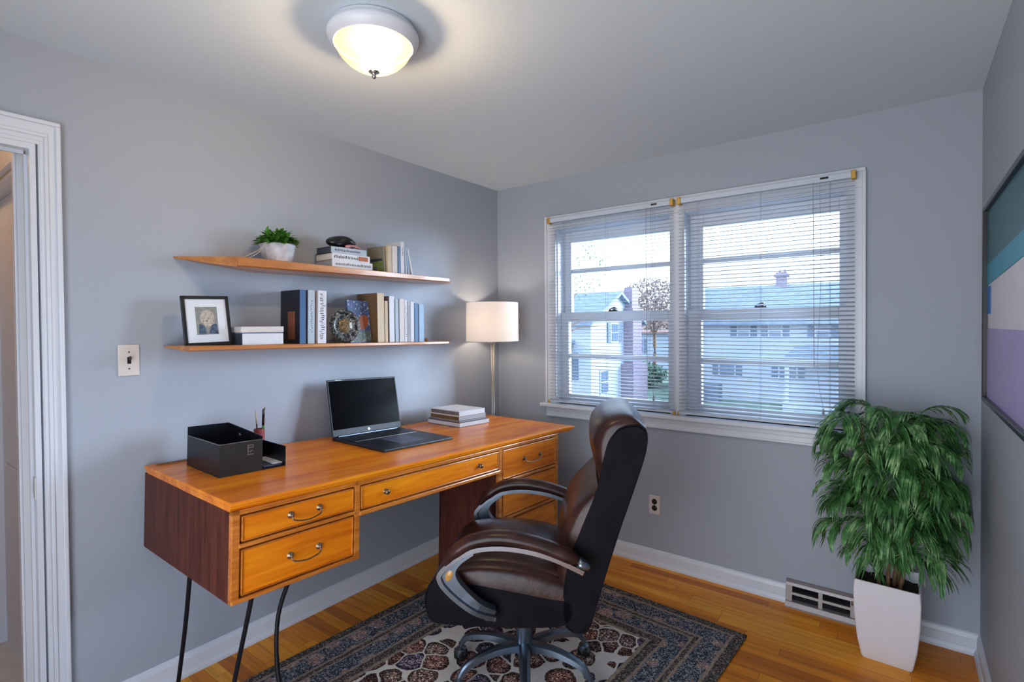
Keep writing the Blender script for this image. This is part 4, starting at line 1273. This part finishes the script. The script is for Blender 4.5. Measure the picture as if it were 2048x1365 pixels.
# cable
t_ = MB().tube(spline([(0.03, 0.03, 0.004), (0.045, 0.07, 0.0045), (0.035, 0.11, 0.004), (0.05, 0.16, 0.005)], 8), 0.0035, 8).build('cable', 'bark', None, True, None, on_desk(0, 0, 0), DROT)
tag(t_, 'short brown cable lying behind the black organiser', 'cable')

# stack on the desk's right
def desk_book(x0, x1, y0, y1, z, th, cover, side, front, label, rz=0, text=None):
    b = thing('book', label, 'book', on_desk((x0+x1)/2+0.038, (y0+y1)/2-0.006, z), (DROT[0], 0, DROT[2]+R(rz)), 'books stacked on the desk')
    hx, hy = (x1-x0)/2, (y1-y0)/2
    MB().box(-hx, hx, -hy, hy, 0, 0.002, 0.0005, seg=1).box(-hx, hx, -hy, hy, th-0.002, th, 0.0005, seg=1).build('cover', cover, b)
    MB().box(-hx+0.002, hx-0.003, -hy+0.002, hy-0.003, 0.002, th-0.002).build('pages', side, b)
    MB().box(hx-0.003, hx, -hy, hy-0.002, 0, th, 0.0008).build('spine', front, b)
    if text:
        mb = MB()
        x = -hx+0.01
        random.seed(3)
        while x < hx-0.01:
            l = random.uniform(0.004, 0.010)
            mb.box(x, x+l*0.6, -hy-0.0003, -hy+0.0025, th*0.2, th*0.85)
            x += l
        mb.build('page_marks', 'bk_plum', b)
    return b
desk_book(0.002, 0.272, 1.448, 1.705, 0.0008, 0.026, 'bk_slate', 'bk_white', 'bk_white', 'black covered book with white pages at the bottom of the desk stack', 0)
desk_book(0.012, 0.264, 1.452, 1.690, 0.0272, 0.008, 'bk_slate', 'bk_grey', 'bk_grey', 'thin grey book above the bottom one in the desk stack', 0.5)
desk_book(0.018, 0.262, 1.454, 1.684, 0.0356, 0.025, 'bk_cream', 'bk_brown', 'bk_grey', 'tan edged book second from the top of the desk stack', -0.5)
desk_book(0.018, 0.260, 1.454, 1.678, 0.0610, 0.030, 'bk_white', 'bk_ivory', 'bk_white', 'white book with marked page edges on top of the desk stack', 0.3, True)

# ------------------------------------------------------------------ office chair (u = towards chair back, v = across, z up)
ch = thing('office_chair', 'brown leather high-back office chair with curved metal armrests', 'office chair', (1.144, -1.282, 0.0118), (0, 0, YAW-R(8)))
Z0 = 0.0118
DU = 0.034
def loft(mb, base, front, hw, n=3.0, NV=16, zshift=0, e=1.0):
    """pillow: base and front curves (same length) in (u,z); pinched towards |v| = hw"""
    rows = []
    for i in range(NV+1):
        s = -math.cos(PI*i/NV)
        k = max(0.0, 1-abs(s)**n)**(e/n)
        v = s*hw
        row = []
        for (bu, bz), (fu, fz) in zip(base, front):
            row.append((DU+bu+(fu-bu)*k, v, bz+(fz-bz)*k - Z0))
        rows.append(row)
    mb.grid(rows)
    # back closing surface
    rows2 = [[(bu, -hw+2*hw*i/NV*1.0, bz - Z0) for (bu, bz) in base] for i in range(NV+1)]
    rows2 = [[(DU+bu, -math.cos(PI*i/NV)*hw, bz - Z0) for (bu, bz) in base] for i in range(NV+1)]
    mb.grid(rows2)
    return mb
def smooth2(pts, n=5):
    return [(p.x, p.y) for p in spline([(a, b, 0) for a, b in pts], n)]
def shell(mb, prof, hw, r=0.02):
    """closed profile extruded across v with softened ends"""
    cu = sum(p[0] for p in prof)/len(prof); cz = sum(p[1] for p in prof)/len(prof)
    secs = [(-hw, 0.985), (-hw+r*0.3, 0.996), (-hw+r, 1.0), (hw-r, 1.0), (hw-r*0.3, 0.996), (hw, 0.985)]
    rings = []
    for v, k in secs:
        rings.append([mb.bm.verts.new((DU+cu+(u-cu)*(1-(1-k)*1.2), v, cz+(z-cz)*k - Z0)) for u, z in prof])
    n = len(prof)
    for a, b in zip(rings[:-1], rings[1:]):
        for i in range(n):
            mb.bm.faces.new((a[i], a[(i+1) % n], b[(i+1) % n], b[i]))
    mb.bm.faces.new(rings[0][::-1]); mb.bm.faces.new(rings[-1])
    return mb
BW = 0.262
backprof = smooth2([(.335, 1.078), (.365, 1.092), (.405, 1.094), (.431, 1.072), (.426, .999), (.387, .874), (.333, .713), (.278, .533), (.233, .381), (.206, .352), (.165, .358), (.140, .40), (.144, .498), (.165, .606), (.212, .732), (.262, .860), (.285, .965), (.305, 1.036), (.335, 1.078)], 4)[:-1]
back = shell(MB(), backprof, BW, 0.03).build('backrest', 'vinyl', ch, True, 35)
# welt piping along both side edges of the back
mb = MB()
for s in (-1, 1):
    pts = [(u+DU, s*(BW-0.004), z-Z0) for u, z in backprof]
    mb.tube(pts+[pts[0]], 0.0035, 6, up=(0, 1, 0))
mb.build('piping', 'vinyl', back, True)
# head cushion wraps over the top of the back
hb = smooth2([(.300, .865), (.310, .93), (.325, 1.0), (.345, 1.06), (.375, 1.088), (.41, 1.09), (.425, 1.072)], 4)
hf = smooth2([(.272, .868), (.250, .95), (.236, 1.02), (.250, 1.078), (.300, 1.118), (.372, 1.134), (.436, 1.090)], 4)
loft(MB(), hb, hf, BW-0.004, 4.0, 20).build('head_cushion', 'leather', ch, True)
lb = smooth2([(.165, .455), (.172, .56), (.195, .66), (.235, .77), (.275, .868)], 5)
lf = smooth2([(.118, .47), (.108, .56), (.116, .67), (.165, .785), (.262, .872)], 5)
loft(MB(), lb, lf, BW-0.004, 4.0, 20).build('lumbar_cushion', 'leather', ch, True)
# side wings of leather hugging the head cushion seams
# seat
seatprof = smooth2([(-.365, .400), (-.368, .445), (-.345, .500), (-.30, .515), (-.20, .505), (-.09, .492), (.09, .468), (.17, .455), (.165, .39), (.09, .366), (-.09, .352), (-.30, .350), (-.350, .362), (-.365, .400)], 4)[:-1]
st = shell(MB(), seatprof, 0.262, 0.03).build('seat', 'vinyl', ch, True, 35)
mb = MB()
for s in (-1, 1):
    pts = [(u+DU, s*0.258, z-Z0) for u, z in seatprof]
    mb.tube(pts+[pts[0]], 0.003, 6, up=(0, 1, 0))
mb.build('piping', 'vinyl', st, True)
sb = smooth2([(-.345, .485), (-.30, .500), (-.15, .490), (0.0, .475), (.15, .455)], 5)
sf = smooth2([(-.352, .500), (-.30, .552), (-.16, .580), (0.0, .572), (.15, .535)], 5)
loft(MB(), sb, sf, 0.262, 5.0, 24).build('seat_cushion', 'leather', ch, True)
sf2 = smooth2([(-.30, .535), (-.27, .565), (-.16, .597), (0.0, .590), (.12, .555)], 5)
sb2 = smooth2([(-.29, .53), (-.26, .54), (-.16, .55), (0.0, .545), (.12, .53)], 5)
loft(MB(), sb2, sf2, 0.225, 3.0, 20).build('seat_cushion', 'leather', ch, True)

def arm(s):
    V = s*0.315
    AU = 0.052
    outer = spline([(.195, V, .600), (.10, V, .640), (0.0, V, .664), (-.10, V, .670), (-.19, V, .655), (-.262, V, .615), (-.308, V, .570), (-.312, V, .545), (-.290, V, .512), (-.24, V, .470), (-.18, V, .435), (-.118, V-s*0.02, .410)], 6)
    outer = [(p.x+AU, p.y, p.z-Z0) for p in outer]
    a = MB().sweep(outer, [(-0.019, -0.006), (-0.016, -0.009), (0.016, -0.009), (0.019, -0.006), (0.019, 0.004), (0.012, 0.008), (-0.012, 0.008), (-0.019, 0.004)], up=(0, 1, 0)) if False else MB().sweep(outer, [(-0.008, -0.019), (0.008, -0.019), (0.010, -0.012), (0.010, 0.012), (0.008, 0.019), (-0.008, 0.019)], up=(0, 1, 0))
    fr = a.build('armrest_frame', 'gunlight', ch, True, 40)
    inner = spline([(-.19, V, .645), (-.235, V, .612), (-.258, V, .578), (-.250, V, .545), (-.215, V, .505), (-.165, V, .465), (-.118, V-s*0.02, .436)], 6)
    inner = [(p.x+AU, p.y, p.z-Z0) for p in inner]
    MB().sweep(inner, [(-0.005, -0.015), (0.005, -0.015), (0.006, 0.015), (-0.005, 0.015)], up=(0, 1, 0)).build('inner_rail', 'gun', fr, True, 40)
    # web plate between the rails
    n = min(len(outer), len(inner))
    o2 = [outer[int(30+i*(len(outer)-31)/12)] for i in range(13)]
    i2 = [inner[int(i*(len(inner)-1)/12)] for i in range(13)]
    mb = MB()
    for off in (-0.008, 0.008):
        mb.grid([[ (p[0], p[1]+off, p[2]) for p in o2], [(p[0], p[1]+off, p[2]) for p in i2]])
    mb.build('web_plate', 'gun', fr)
    # wooden inlay
    M['inlay'] = M.get('inlay') or wood('amber_inlay', (0.30, 0.12, 0.02), (0.45, 0.20, 0.04), (0.6, 0.3, 0.07), 'X', 0.25)
    mb = MB().lathe([(0, 0.002), (0.010, 0.0015), (0.012, 0)], n=20, mat=Matrix.Translation((-.279+AU, V+s*0.008, .560-Z0)) @ Matrix.Rotation(R(-90*s), 4, 'X') @ Matrix.Scale(1.7, 4, Vector((0.45, 0.9, 0)).normalized()))
    mb.build('wood_inlay', 'inlay', fr, True)
    pad = spline([(-.298, V, .588), (-.262, V, .640), (-.19, V, .686), (-.09, V, .703), (.02, V, .690), (.12, V, .660), (.178, V, .634)], 5)
    pad = [(p.x+AU, p.y, p.z-Z0) for p in pad]
    n = len(pad)
    sc = [min(1.0, 0.45+0.55*min(1, (i/(n-1))*5), 0.55+0.45*min(1, (1-i/(n-1))*9)) for i in range(n)]
    MB().sweep(pad, [(0.025*math.cos(2*PI*k/14), 0.034*math.sin(2*PI*k/14)) for k in range(14)], up=(0, 1, 0), scales=sc).build('arm_pad', 'leather', fr, True)
    cap = [(u+AU, V, z-Z0) for u, z in ((.176, .632), (.190, .626), (.206, .618), (.215, .611))]
    MB().sweep(cap, [(0.018*math.cos(2*PI*k/14), 0.028*math.sin(2*PI*k/14)) for k in range(14)], up=(0, 1, 0), scales=[1, 1, 0.85, 0.45]).build('end_cap', 'gunlight', fr, True)
    # bracket to the seat and to the back
    MB().box(-.10, -.06, min(s*0.255, V), max(s*0.255, V), .402-Z0, .418-Z0, 0.003).box(.200, .235, min(s*0.24, V), max(s*0.24, V), .600-Z0, .625-Z0, 0.003).build('mounting_bracket', 'gun', fr)
arm(-1)
arm(1)
# mechanism, column, star base
MB().box(-.12, .12, -0.07, 0.07, .318-Z0, .358-Z0, 0.008).build('tilt_mechanism', 'blackmetal', ch)
MB().tube(spline([(-.06, -0.06, .318-Z0), (-.08, -0.13, .305-Z0), (-.14, -0.17, .312-Z0), (-.19, -0.19, .306-Z0)], 5), 0.005, 8).build('tilt_lever', 'blackmetal', ch, True)
MB().tube([(0.02, -0.05, .325-Z0), (0.055, -0.10, .322-Z0)], 0.007, 8).build('height_knob', 'brass', ch, True)
MB().lathe([(0, .225-Z0), (0.028, .225-Z0), (0.040, .262-Z0), (0.036, .300-Z0), (0.030, .325-Z0), (0, .325-Z0)], n=28).build('column_cover', 'blackmetal', ch, True, 50)
MB().lathe([(0, .13-Z0), (0.034, .13-Z0), (0.031, .235-Z0), (0, .235-Z0)], n=28).build('gas_column', 'gun', ch, True, 50)
angs = [31, 169, -146, -82, -20]
for i, ad in enumerate(angs):
    a = R(ad)
    L_ = 0.285
    c_, s_ = math.cos(a), math.sin(a)
    pts = [(0.020*c_, 0.020*s_, 0.145), (0.07*c_, 0.07*s_, 0.152), (0.14*c_, 0.14*s_, 0.154), (0.21*c_, 0.21*s_, 0.143), (0.26*c_, 0.26*s_, 0.122), (L_*c_, L_*s_, 0.088)]
    pts = spline(pts, 4)
    pts = [(p.x, p.y, p.z-0.015) for p in pts]
    n = len(pts)
    sc = [1.0-0.5*k/(n-1) for k in range(n)]
    lg = MB().sweep(pts, [(-0.028, -0.022), (-0.022, 0.004), (-0.011, 0.013), (0.011, 0.013), (0.022, 0.004), (0.028, -0.022), (0.018, -0.028), (-0.018, -0.028)], scales=sc).build('base_leg', 'gun', ch, True, 30)
    cs = MB()
    wx, wy = L_*c_, L_*s_
    tdir = a + 0.5 + i*0.9
    for sgn in (-1, 1):
        off = Vector((-math.sin(tdir), math.cos(tdir), 0))*0.013*sgn
        mt4 = Matrix.Translation((wx+off.x, wy+off.y, 0.0265)) @ Matrix.Rotation(tdir, 4, 'Z') @ Matrix.Rotation(R(90), 4, 'X')
        cs.lathe([(0, -0.009), (0.020, -0.009), (0.0255, -0.005), (0.0262, 0), (0.0255, 0.005), (0.020, 0.009), (0, 0.009)], n=24, mat=mt4)
    cs.build('caster', 'black', ch, True, 40)
    MB().lathe([(0, 0.018), (0.019, 0.018), (0.026, 0.032), (0.022, 0.052), (0.010, 0.060), (0.008, 0.078), (0, 0.078)], (wx, wy, 0.0), 18, start=0, end=2*PI).build('caster_hood', 'gun', ch, True, 40)

# ------------------------------------------------------------------ potted palm in the corner
pp = thing('potted_palm', 'tall arching palm in a tapered white square planter in the corner', 'potted plant', (2.335, -0.235, 0))
def sq(z, hx, hy, r, n=6):
    out = []
    for cx, cy, a0 in ((hx-r, hy-r, 0), (-hx+r, hy-r, 90), (-hx+r, -hy+r, 180), (hx-r, -hy+r, 270)):
        for k in range(n+1):
            a = R(a0+90*k/n)
            out.append((cx+r*math.cos(a), cy+r*math.sin(a), z))
    return out
mb = MB()
PT = Matrix.Rotation(R(-2), 4, 'Z')
levels = [(0.0, .084, .074, .006), (0.010, .090, .080, .008), (0.09, .104, .093, .008), (0.20, .114, .103, .007), (0.29, .116, .105, .006), (0.338, .113, .103, .006), (0.338, .107, .097, .006), (0.29, .105, .095, .006), (0.22, .100, .09, .006)]
rings = []
for z, hx, hy, r_ in levels:
    pts = sq(z, hx, hy, r_)
    if z > 0.33:     # scooped rim
        pts = [(x, y, z + 0.018*(abs(x)/hx)**3*(1 if y > 0 else 0.3)) for x, y, z in pts]
    rings.append([mb.bm.verts.new(PT @ Vector(p)) for p in pts])
n = len(rings[0])
for a, b in zip(rings[:-1], rings[1:]):
    for i in range(n):
        mb.bm.faces.new((a[i], a[(i+1) % n], b[(i+1) % n], b[i]))
mb.bm.faces.new(rings[0][::-1])
mb.build('planter', 'pot_white', pp, True, 40)
mb = MB()
rows = []
for i in range(15):
    rows.append([(-0.104+0.208*i/14, -0.094+0.188*j/12, 0.302+random.uniform(0, 0.012)) for j in range(13)])
mb.grid(rows)
mb.build('soil', 'soil', pp)
random.seed(21)
mb = MB()
heads = []
stems = [((-0.03, -0.02), (-0.10, -0.05, 1.02)), ((0.02, 0.01), (0.07, -0.02, 1.00)), ((0.0, -0.03), (-0.02, -0.06, 0.86)), ((-0.02, 0.03), (-0.14, 0.0, 0.82)), ((0.04, -0.02), (0.13, -0.04, 0.84)), ((0.03, 0.03), (0.06, 0.05, 0.70))]
for (bx, by), tip in stems:
    p = spline([(bx, by, 0.30), ((bx*2+tip[0])/3+0.01, by, 0.33+(tip[2]-0.33)*0.4), (tip[0]*0.9, tip[1], tip[2]-0.06), tip], 5)
    mb.tube(p, 0.006, 7, scales=[1.4-0.9*k/(len(p)-1) for k in range(len(p))])
mb.build('stems', 'bark', pp, True)
mb = MB()
hw_ = [(-0.13, -0.06, 1.035), (-0.05, -0.02, 1.05), (0.03, -0.02, 1.02), (0.10, -0.02, 1.045), (0.14, 0.02, 1.0),
       (-0.17, -0.02, 0.93), (-0.09, -0.09, 0.94), (0.0, -0.07, 0.95), (0.08, -0.08, 0.95), (0.16, -0.03, 0.90), (0.02, 0.08, 0.95),
       (-0.15, 0.02, 0.82), (-0.06, -0.09, 0.83), (0.04, -0.10, 0.85), (0.12, -0.07, 0.82), (0.19, -0.02, 0.80), (-0.02, 0.08, 0.8), (0.1, 0.08, 0.82),
       (-0.11, -0.07, 0.72), (-0.03, -0.10, 0.70), (0.06, -0.09, 0.72), (0.15, -0.06, 0.69), (-0.14, 0.03, 0.66), (0.08, 0.07, 0.66),
       (-0.07, -0.08, 0.60), (0.05, -0.10, 0.61), (0.13, -0.04, 0.58), (0.17, 0.03, 0.6), (-0.16, -0.02, 0.55), (-0.02, -0.10, 0.54), (0.06, -0.09, 0.50), (0.12, -0.06, 0.49), (-0.07, -0.06, 0.50)]
def frond(mb, base, d, L, droop, nl, ll, lw):
    d = Vector(d).normalized()
    p = Vector(base)
    pts_ = [p.copy()]
    dirs = [d.copy()]
    for k in range(nl):
        p = p + d*(L/nl)
        d = (d + Vector((0, 0, -droop/nl))).normalized()
        pts_.append(p.copy()); dirs.append(d.copy())
    mb.tube(pts_, 0.0014, 4, scales=[1.2-0.9*k/nl for k in range(nl+1)])
    for k in range(1, nl+1):
        s_ = k/nl
        side = dirs[k].cross(Vector((0, 0, 1)))
        if side.length < 1e-3: side = Vector((1, 0, 0))
        side.normalize()
        l_ = ll*(0.55+0.45*math.sin(PI*min(1, 0.15+s_*0.8)))*random.uniform(0.85, 1.1)
        for sg in (-1, 1):
            dd = (side*sg*random.uniform(0.45, 0.8) + dirs[k]*0.9 + Vector((0, 0, random.uniform(-0.05, 0.25)))).normalized()
            leaf(mb, pts_[k], dd, (0, 0, 1), l_, lw*random.uniform(0.8, 1.15), random.uniform(1.3, 2.2), 0.3, 4)
for hx, hy, hz in hw_:
    main = math.atan2(hy, hx) if abs(hx)+abs(hy) > 0.03 else random.uniform(0, 6)
    nf = 5 if hz > 0.56 else 3
    for k in range(nf):
        a = main + (k-(nf-1)/2)*0.85 + random.gauss(0, 0.25)
        el = random.uniform(0.15, 1.0)
        L_ = random.uniform(0.10, 0.16)*(0.85 if hz < 0.62 else 1)
        frond(mb, (hx, hy, hz+random.uniform(-.015, .015)), (math.cos(a)*math.cos(el), math.sin(a)*math.cos(el), math.sin(el)), L_, random.uniform(1.6, 2.6), 11, random.uniform(0.10, 0.15), 0.0045)
for v in mb.bm.verts:      # leaves bend where they would touch the walls
    if v.co.x > 0.26: v.co.x = 0.26+(v.co.x-0.26)*0.25
    if v.co.y > 0.17: v.co.y = 0.17+(v.co.y-0.17)*0.2
    if v.co.x > 0.30: v.co.x = 0.30
    if v.co.y > 0.215: v.co.y = 0.215
    if v.co.x < -0.27: v.co.x = -0.27+(v.co.x+0.27)*0.5
mb.build('foliage', 'leaf', pp)

# ------------------------------------------------------------------ outside the window
GZ = -2.35
M['lawn'] = plain('lawn', (0.10, 0.17, 0.12), 0.95, var=0.35, vscale=2)
M['siding'] = cover_mat('white_siding', (0.34, 0.38, 0.46), 0.7)
M['siding2'] = cover_mat('blue_white_siding', (0.33, 0.38, 0.47), 0.7)
M['roof1'] = plain('grey_shingles', (0.17, 0.22, 0.31), 0.8, var=0.2, vscale=4)
M['roof2'] = plain('red_shingles', (0.30, 0.18, 0.15), 0.8, var=0.2, vscale=4)
M['brick'] = plain('brick', (0.20, 0.16, 0.21), 0.8, var=0.25, vscale=9)
M['winglass'] = plain('far_window_glass', (0.10, 0.14, 0.22), 0.2, var=0.1)
M['shutter'] = plain('shutter_paint', (0.09, 0.13, 0.20), 0.6)
M['fence'] = plain('fence_paint', (0.32, 0.32, 0.38), 0.7)
M['autumn'] = leaf_mat('autumn_leaf', (0.26, 0.19, 0.18), (0.36, 0.27, 0.24), (0.45, 0.35, 0.30))
M['farleaf'] = leaf_mat('far_leaf', (0.06, 0.14, 0.10), (0.12, 0.24, 0.15), (0.20, 0.34, 0.18))
tag(MB().box(-40, 25, 3.0, 60, GZ-0.1, GZ).build('lawn', 'lawn'), 'green lawn between the neighbouring houses', 'lawn', kind=ST)

def far_window(h, x0, x1, z0, z1, y, axis='Y', shutters=True):
    """window on a wall facing -Y (axis Y) or +X (axis X)"""
    mb = MB(); p = MB(); s_ = MB()
    def bx(m_, a, b, c_, d_, t):
        if axis == 'Y': m_.box(a, b, y-t, y, c_, d_)
        else: m_.box(y, y+t, a, b, c_, d_)
    bx(mb, x0-0.08, x1+0.08, z0-0.08, z1+0.08, 0.05)
    f = mb.build('window', 'siding', h)
    bx(p, x0, x1, z0, (z0+z1)/2-0.03, 0.07); bx(p, x0, x1, (z0+z1)/2+0.03, z1, 0.07)
    p.build('pane', 'winglass', f)
    if shutters:
        bx(s_, x0-0.36, x0-0.10, z0-0.05, z1+0.05, 0.06); bx(s_, x1+0.10, x1+0.36, z0-0.05, z1+0.05, 0.06)
        s_.build('shutters', 'shutter', f)
# house on the left, gable end towards the yard
h = thing('neighbour_house', 'white gabled house with brick chimney seen through the left window', 'house')
X1h, Y0h, Y1h, ez_, rz_ = -7.8, 15.8, 20.6, 1.62, 2.80
mb = MB().prism([(Y0h, GZ), (Y1h, GZ), (Y1h, ez_), ((Y0h+Y1h)/2, rz_), (Y0h, ez_)], 'X', -18, X1h)
mb.build('walls', 'siding', h)
ym = (Y0h+Y1h)/2
mb = MB()
mb.prism([(Y0h-0.35, ez_-0.17), (ym, rz_), (ym, rz_+0.14), (Y0h-0.35, ez_-0.03)], 'X', -18.2, X1h+0.25)
mb.prism([(Y1h+0.35, ez_-0.17), (ym, rz_), (ym, rz_+0.14), (Y1h+0.35, ez_-0.03)], 'X', -18.2, X1h+0.25)
mb.build('roof', 'roof1', h)
MB().box(X1h, X1h+0.45, 18.9, 19.9, GZ, 2.2, 0.02).box(X1h-0.05, X1h+0.35, 19.05, 19.75, 2.2, 3.15, 0.02).box(X1h, X1h+0.6, 18.6, 20.2, GZ, -0.3, 0.02).build('chimney', 'brick', h)
far_window(h, 17.6, 18.2, 0.75, 1.5, X1h, 'X')
far_window(h, -9.35, -8.75, -0.75, 0.25, Y0h, 'Y')
far_window(h, 16.6, 17.2, -1.4, -0.5, X1h, 'X', False)
MB().prism([(Y0h-1.3, 0.35), (Y0h, 0.85), (Y0h, 0.75), (Y0h-1.3, 0.25)], 'X', -12, -8.55).build('porch_roof', 'roof1', h)
# house on the right
h = thing('neighbour_house', 'long blue-white two-storey house with chimney seen through the right window', 'house')
mb = MB().prism([(25, GZ), (32, GZ), (32, 1.60), (28.5, 3.45), (25, 1.60)], 'X', -7.4, 5.0)
mb.build('walls', 'siding2', h)
mb = MB()
mb.prism([(24.6, 1.38), (28.5, 3.45), (28.5, 3.6), (24.6, 1.55)], 'X', -7.7, 5.3)
mb.prism([(32.4, 1.38), (28.5, 3.45), (28.5, 3.6), (32.4, 1.55)], 'X', -7.7, 5.3)
mb.build('roof', 'roof1', h)
MB().box(-3.2, -2.65, 28.2, 28.8, 3.2, 4.25, 0.02).box(-3.3, -2.55, 28.1, 28.9, 4.0, 4.15, 0.02).box(-3.1, -3.0, 28.45, 28.55, 4.2, 4.4).box(-2.85, -2.75, 28.45, 28.55, 4.2, 4.4).build('chimney', 'brick', h)
for x in (-4.35, -2.9, -0.9):
    far_window(h, x, x+0.5, 0.85, 1.40, 25)
for x in (-5.25, -2.45):
    far_window(h, x, x+0.7, -1.15, -0.45, 25)
MB().prism([(-1.9, -0.05), (0.7, -0.05), (0.2, 0.45), (-1.4, 0.45)], 'Y', 22.4, 25).build('porch_roof', 'roof1', h)
mb = MB()
mb.box(-1.85, -1.68, 22.6, 22.77, GZ, -0.05).box(0.45, 0.62, 22.6, 22.77, GZ, -0.05).box(-1.9, 0.7, 22.5, 22.7, -0.22, -0.05).box(-1.9, 0.7, 22.4, 25, GZ, GZ+0.35)
mb.build('porch_posts', 'siding', h)
# far house with reddish roof
h = thing('neighbour_house', 'small distant house with reddish roof behind the bush', 'house')
MB().prism([(40, GZ), (46, GZ), (46, 0.9), (43, 2.2), (40, 0.9)], 'X', -20.5, -13).build('walls', 'siding', h)
MB().prism([(39.6, 0.7), (43, 2.2), (43, 2.35), (39.6, 0.85)], 'X', -20.8, -12.7).prism([(46.4, 0.7), (43, 2.2), (43, 2.35), (46.4, 0.85)], 'X', -20.8, -12.7).build('roof', 'roof2', h)
far_window(h, -16.6, -15.8, -0.9, 0.2, 40)
# fence, bin box
f = thing('yard_fence', 'low pale post and rail fence on the neighbour lawn', 'fence', (0, 0, GZ))
for k in range(5):
    x = -9.6+k*1.5
    MB().box(x-0.05, x+0.05, 13.95, 14.05, 0, 1.15, 0.01).build('post', 'fence', f)
MB().box(-9.6, -3.6, 13.97, 14.0, 0.95, 1.03).box(-9.6, -3.6, 13.97, 14.0, 0.45, 0.53).build('rails', 'fence', f)
MB().box(-0.35, 0.35, -0.35, 0.35, 0, 0.85, 0.03).build('cabinet', 'shutter', tag(thing('condenser_unit', 'dark air conditioning unit beside the right-hand house', 'air conditioner', (-5.2, 23.6, GZ)), None))
def tree(name, label, loc, tr, hgt, crown, n, matn, seed, lsz, group=None):
    random.seed(seed)
    o = thing(name, label, 'tree' if name != 'garden_shrub' else 'shrub', loc, group=group)
    mb = MB()
    if hgt > 0.6:
        mb.tube(spline([(0, 0, 0), (0.05, 0, hgt*0.5), (0, 0, hgt)], 4), tr, 8, scales=[1.0-0.5*k/8 for k in range(9)])
        for k in range(14):
            a = random.uniform(0, 2*PI); e = random.uniform(0.2, 1.2)
            L_ = crown[0]*random.uniform(0.5, 1.0)
            z0 = hgt*random.uniform(0.6, 1.0)
            q = Vector((math.cos(a)*math.cos(e), math.sin(a)*math.cos(e), math.sin(e)))*L_
            mb.tube(spline([(0, 0, z0), tuple(Vector((0, 0, z0))+q*0.5+Vector((0, 0, 0.15*L_))), tuple(Vector((0, 0, z0))+q)], 3), tr*0.3, 5, scales=[1, .9, .8, .6, .5, .4, .3])
        mb.build('trunk', 'bark', o, True)
    mb = MB()
    for k in range(n):
        while True:
            p = Vector((random.uniform(-1, 1), random.uniform(-1, 1), random.uniform(-1, 1)))
            if p.length < 1: break
        c_ = Vector((p.x*crown[0], p.y*crown[0], crown[2]+p.z*crown[1]))
        leaf(mb, c_, (random.uniform(-1, 1), random.uniform(-1, 1), random.uniform(-1, 0.5)), (0, 0, 1), lsz*random.uniform(.7, 1.3), lsz*0.3, 0.8, 0.2, 2)
    mb.build('foliage', matn, o)
tree('maple_tree', 'rusty autumn tree behind the brick chimney', (-11.6, 32, GZ), 0.16, 4.6, (2.6, 1.9, 5.3), 4200, 'autumn', 5, 0.22)
tree('shade_tree', 'sparse green tree with thin branches at the upper left of the window', (-4.75, 8.2, GZ), 0.07, 4.6, (1.5, 1.0, 5.3), 900, 'farleaf', 6, 0.07)
tree('garden_shrub', 'rounded green shrub on the lawn behind the fence', (-10.6, 27.5, GZ), 0.1, 0.5, (1.5, 0.75, 0.8), 2500, 'farleaf', 8, 0.22)
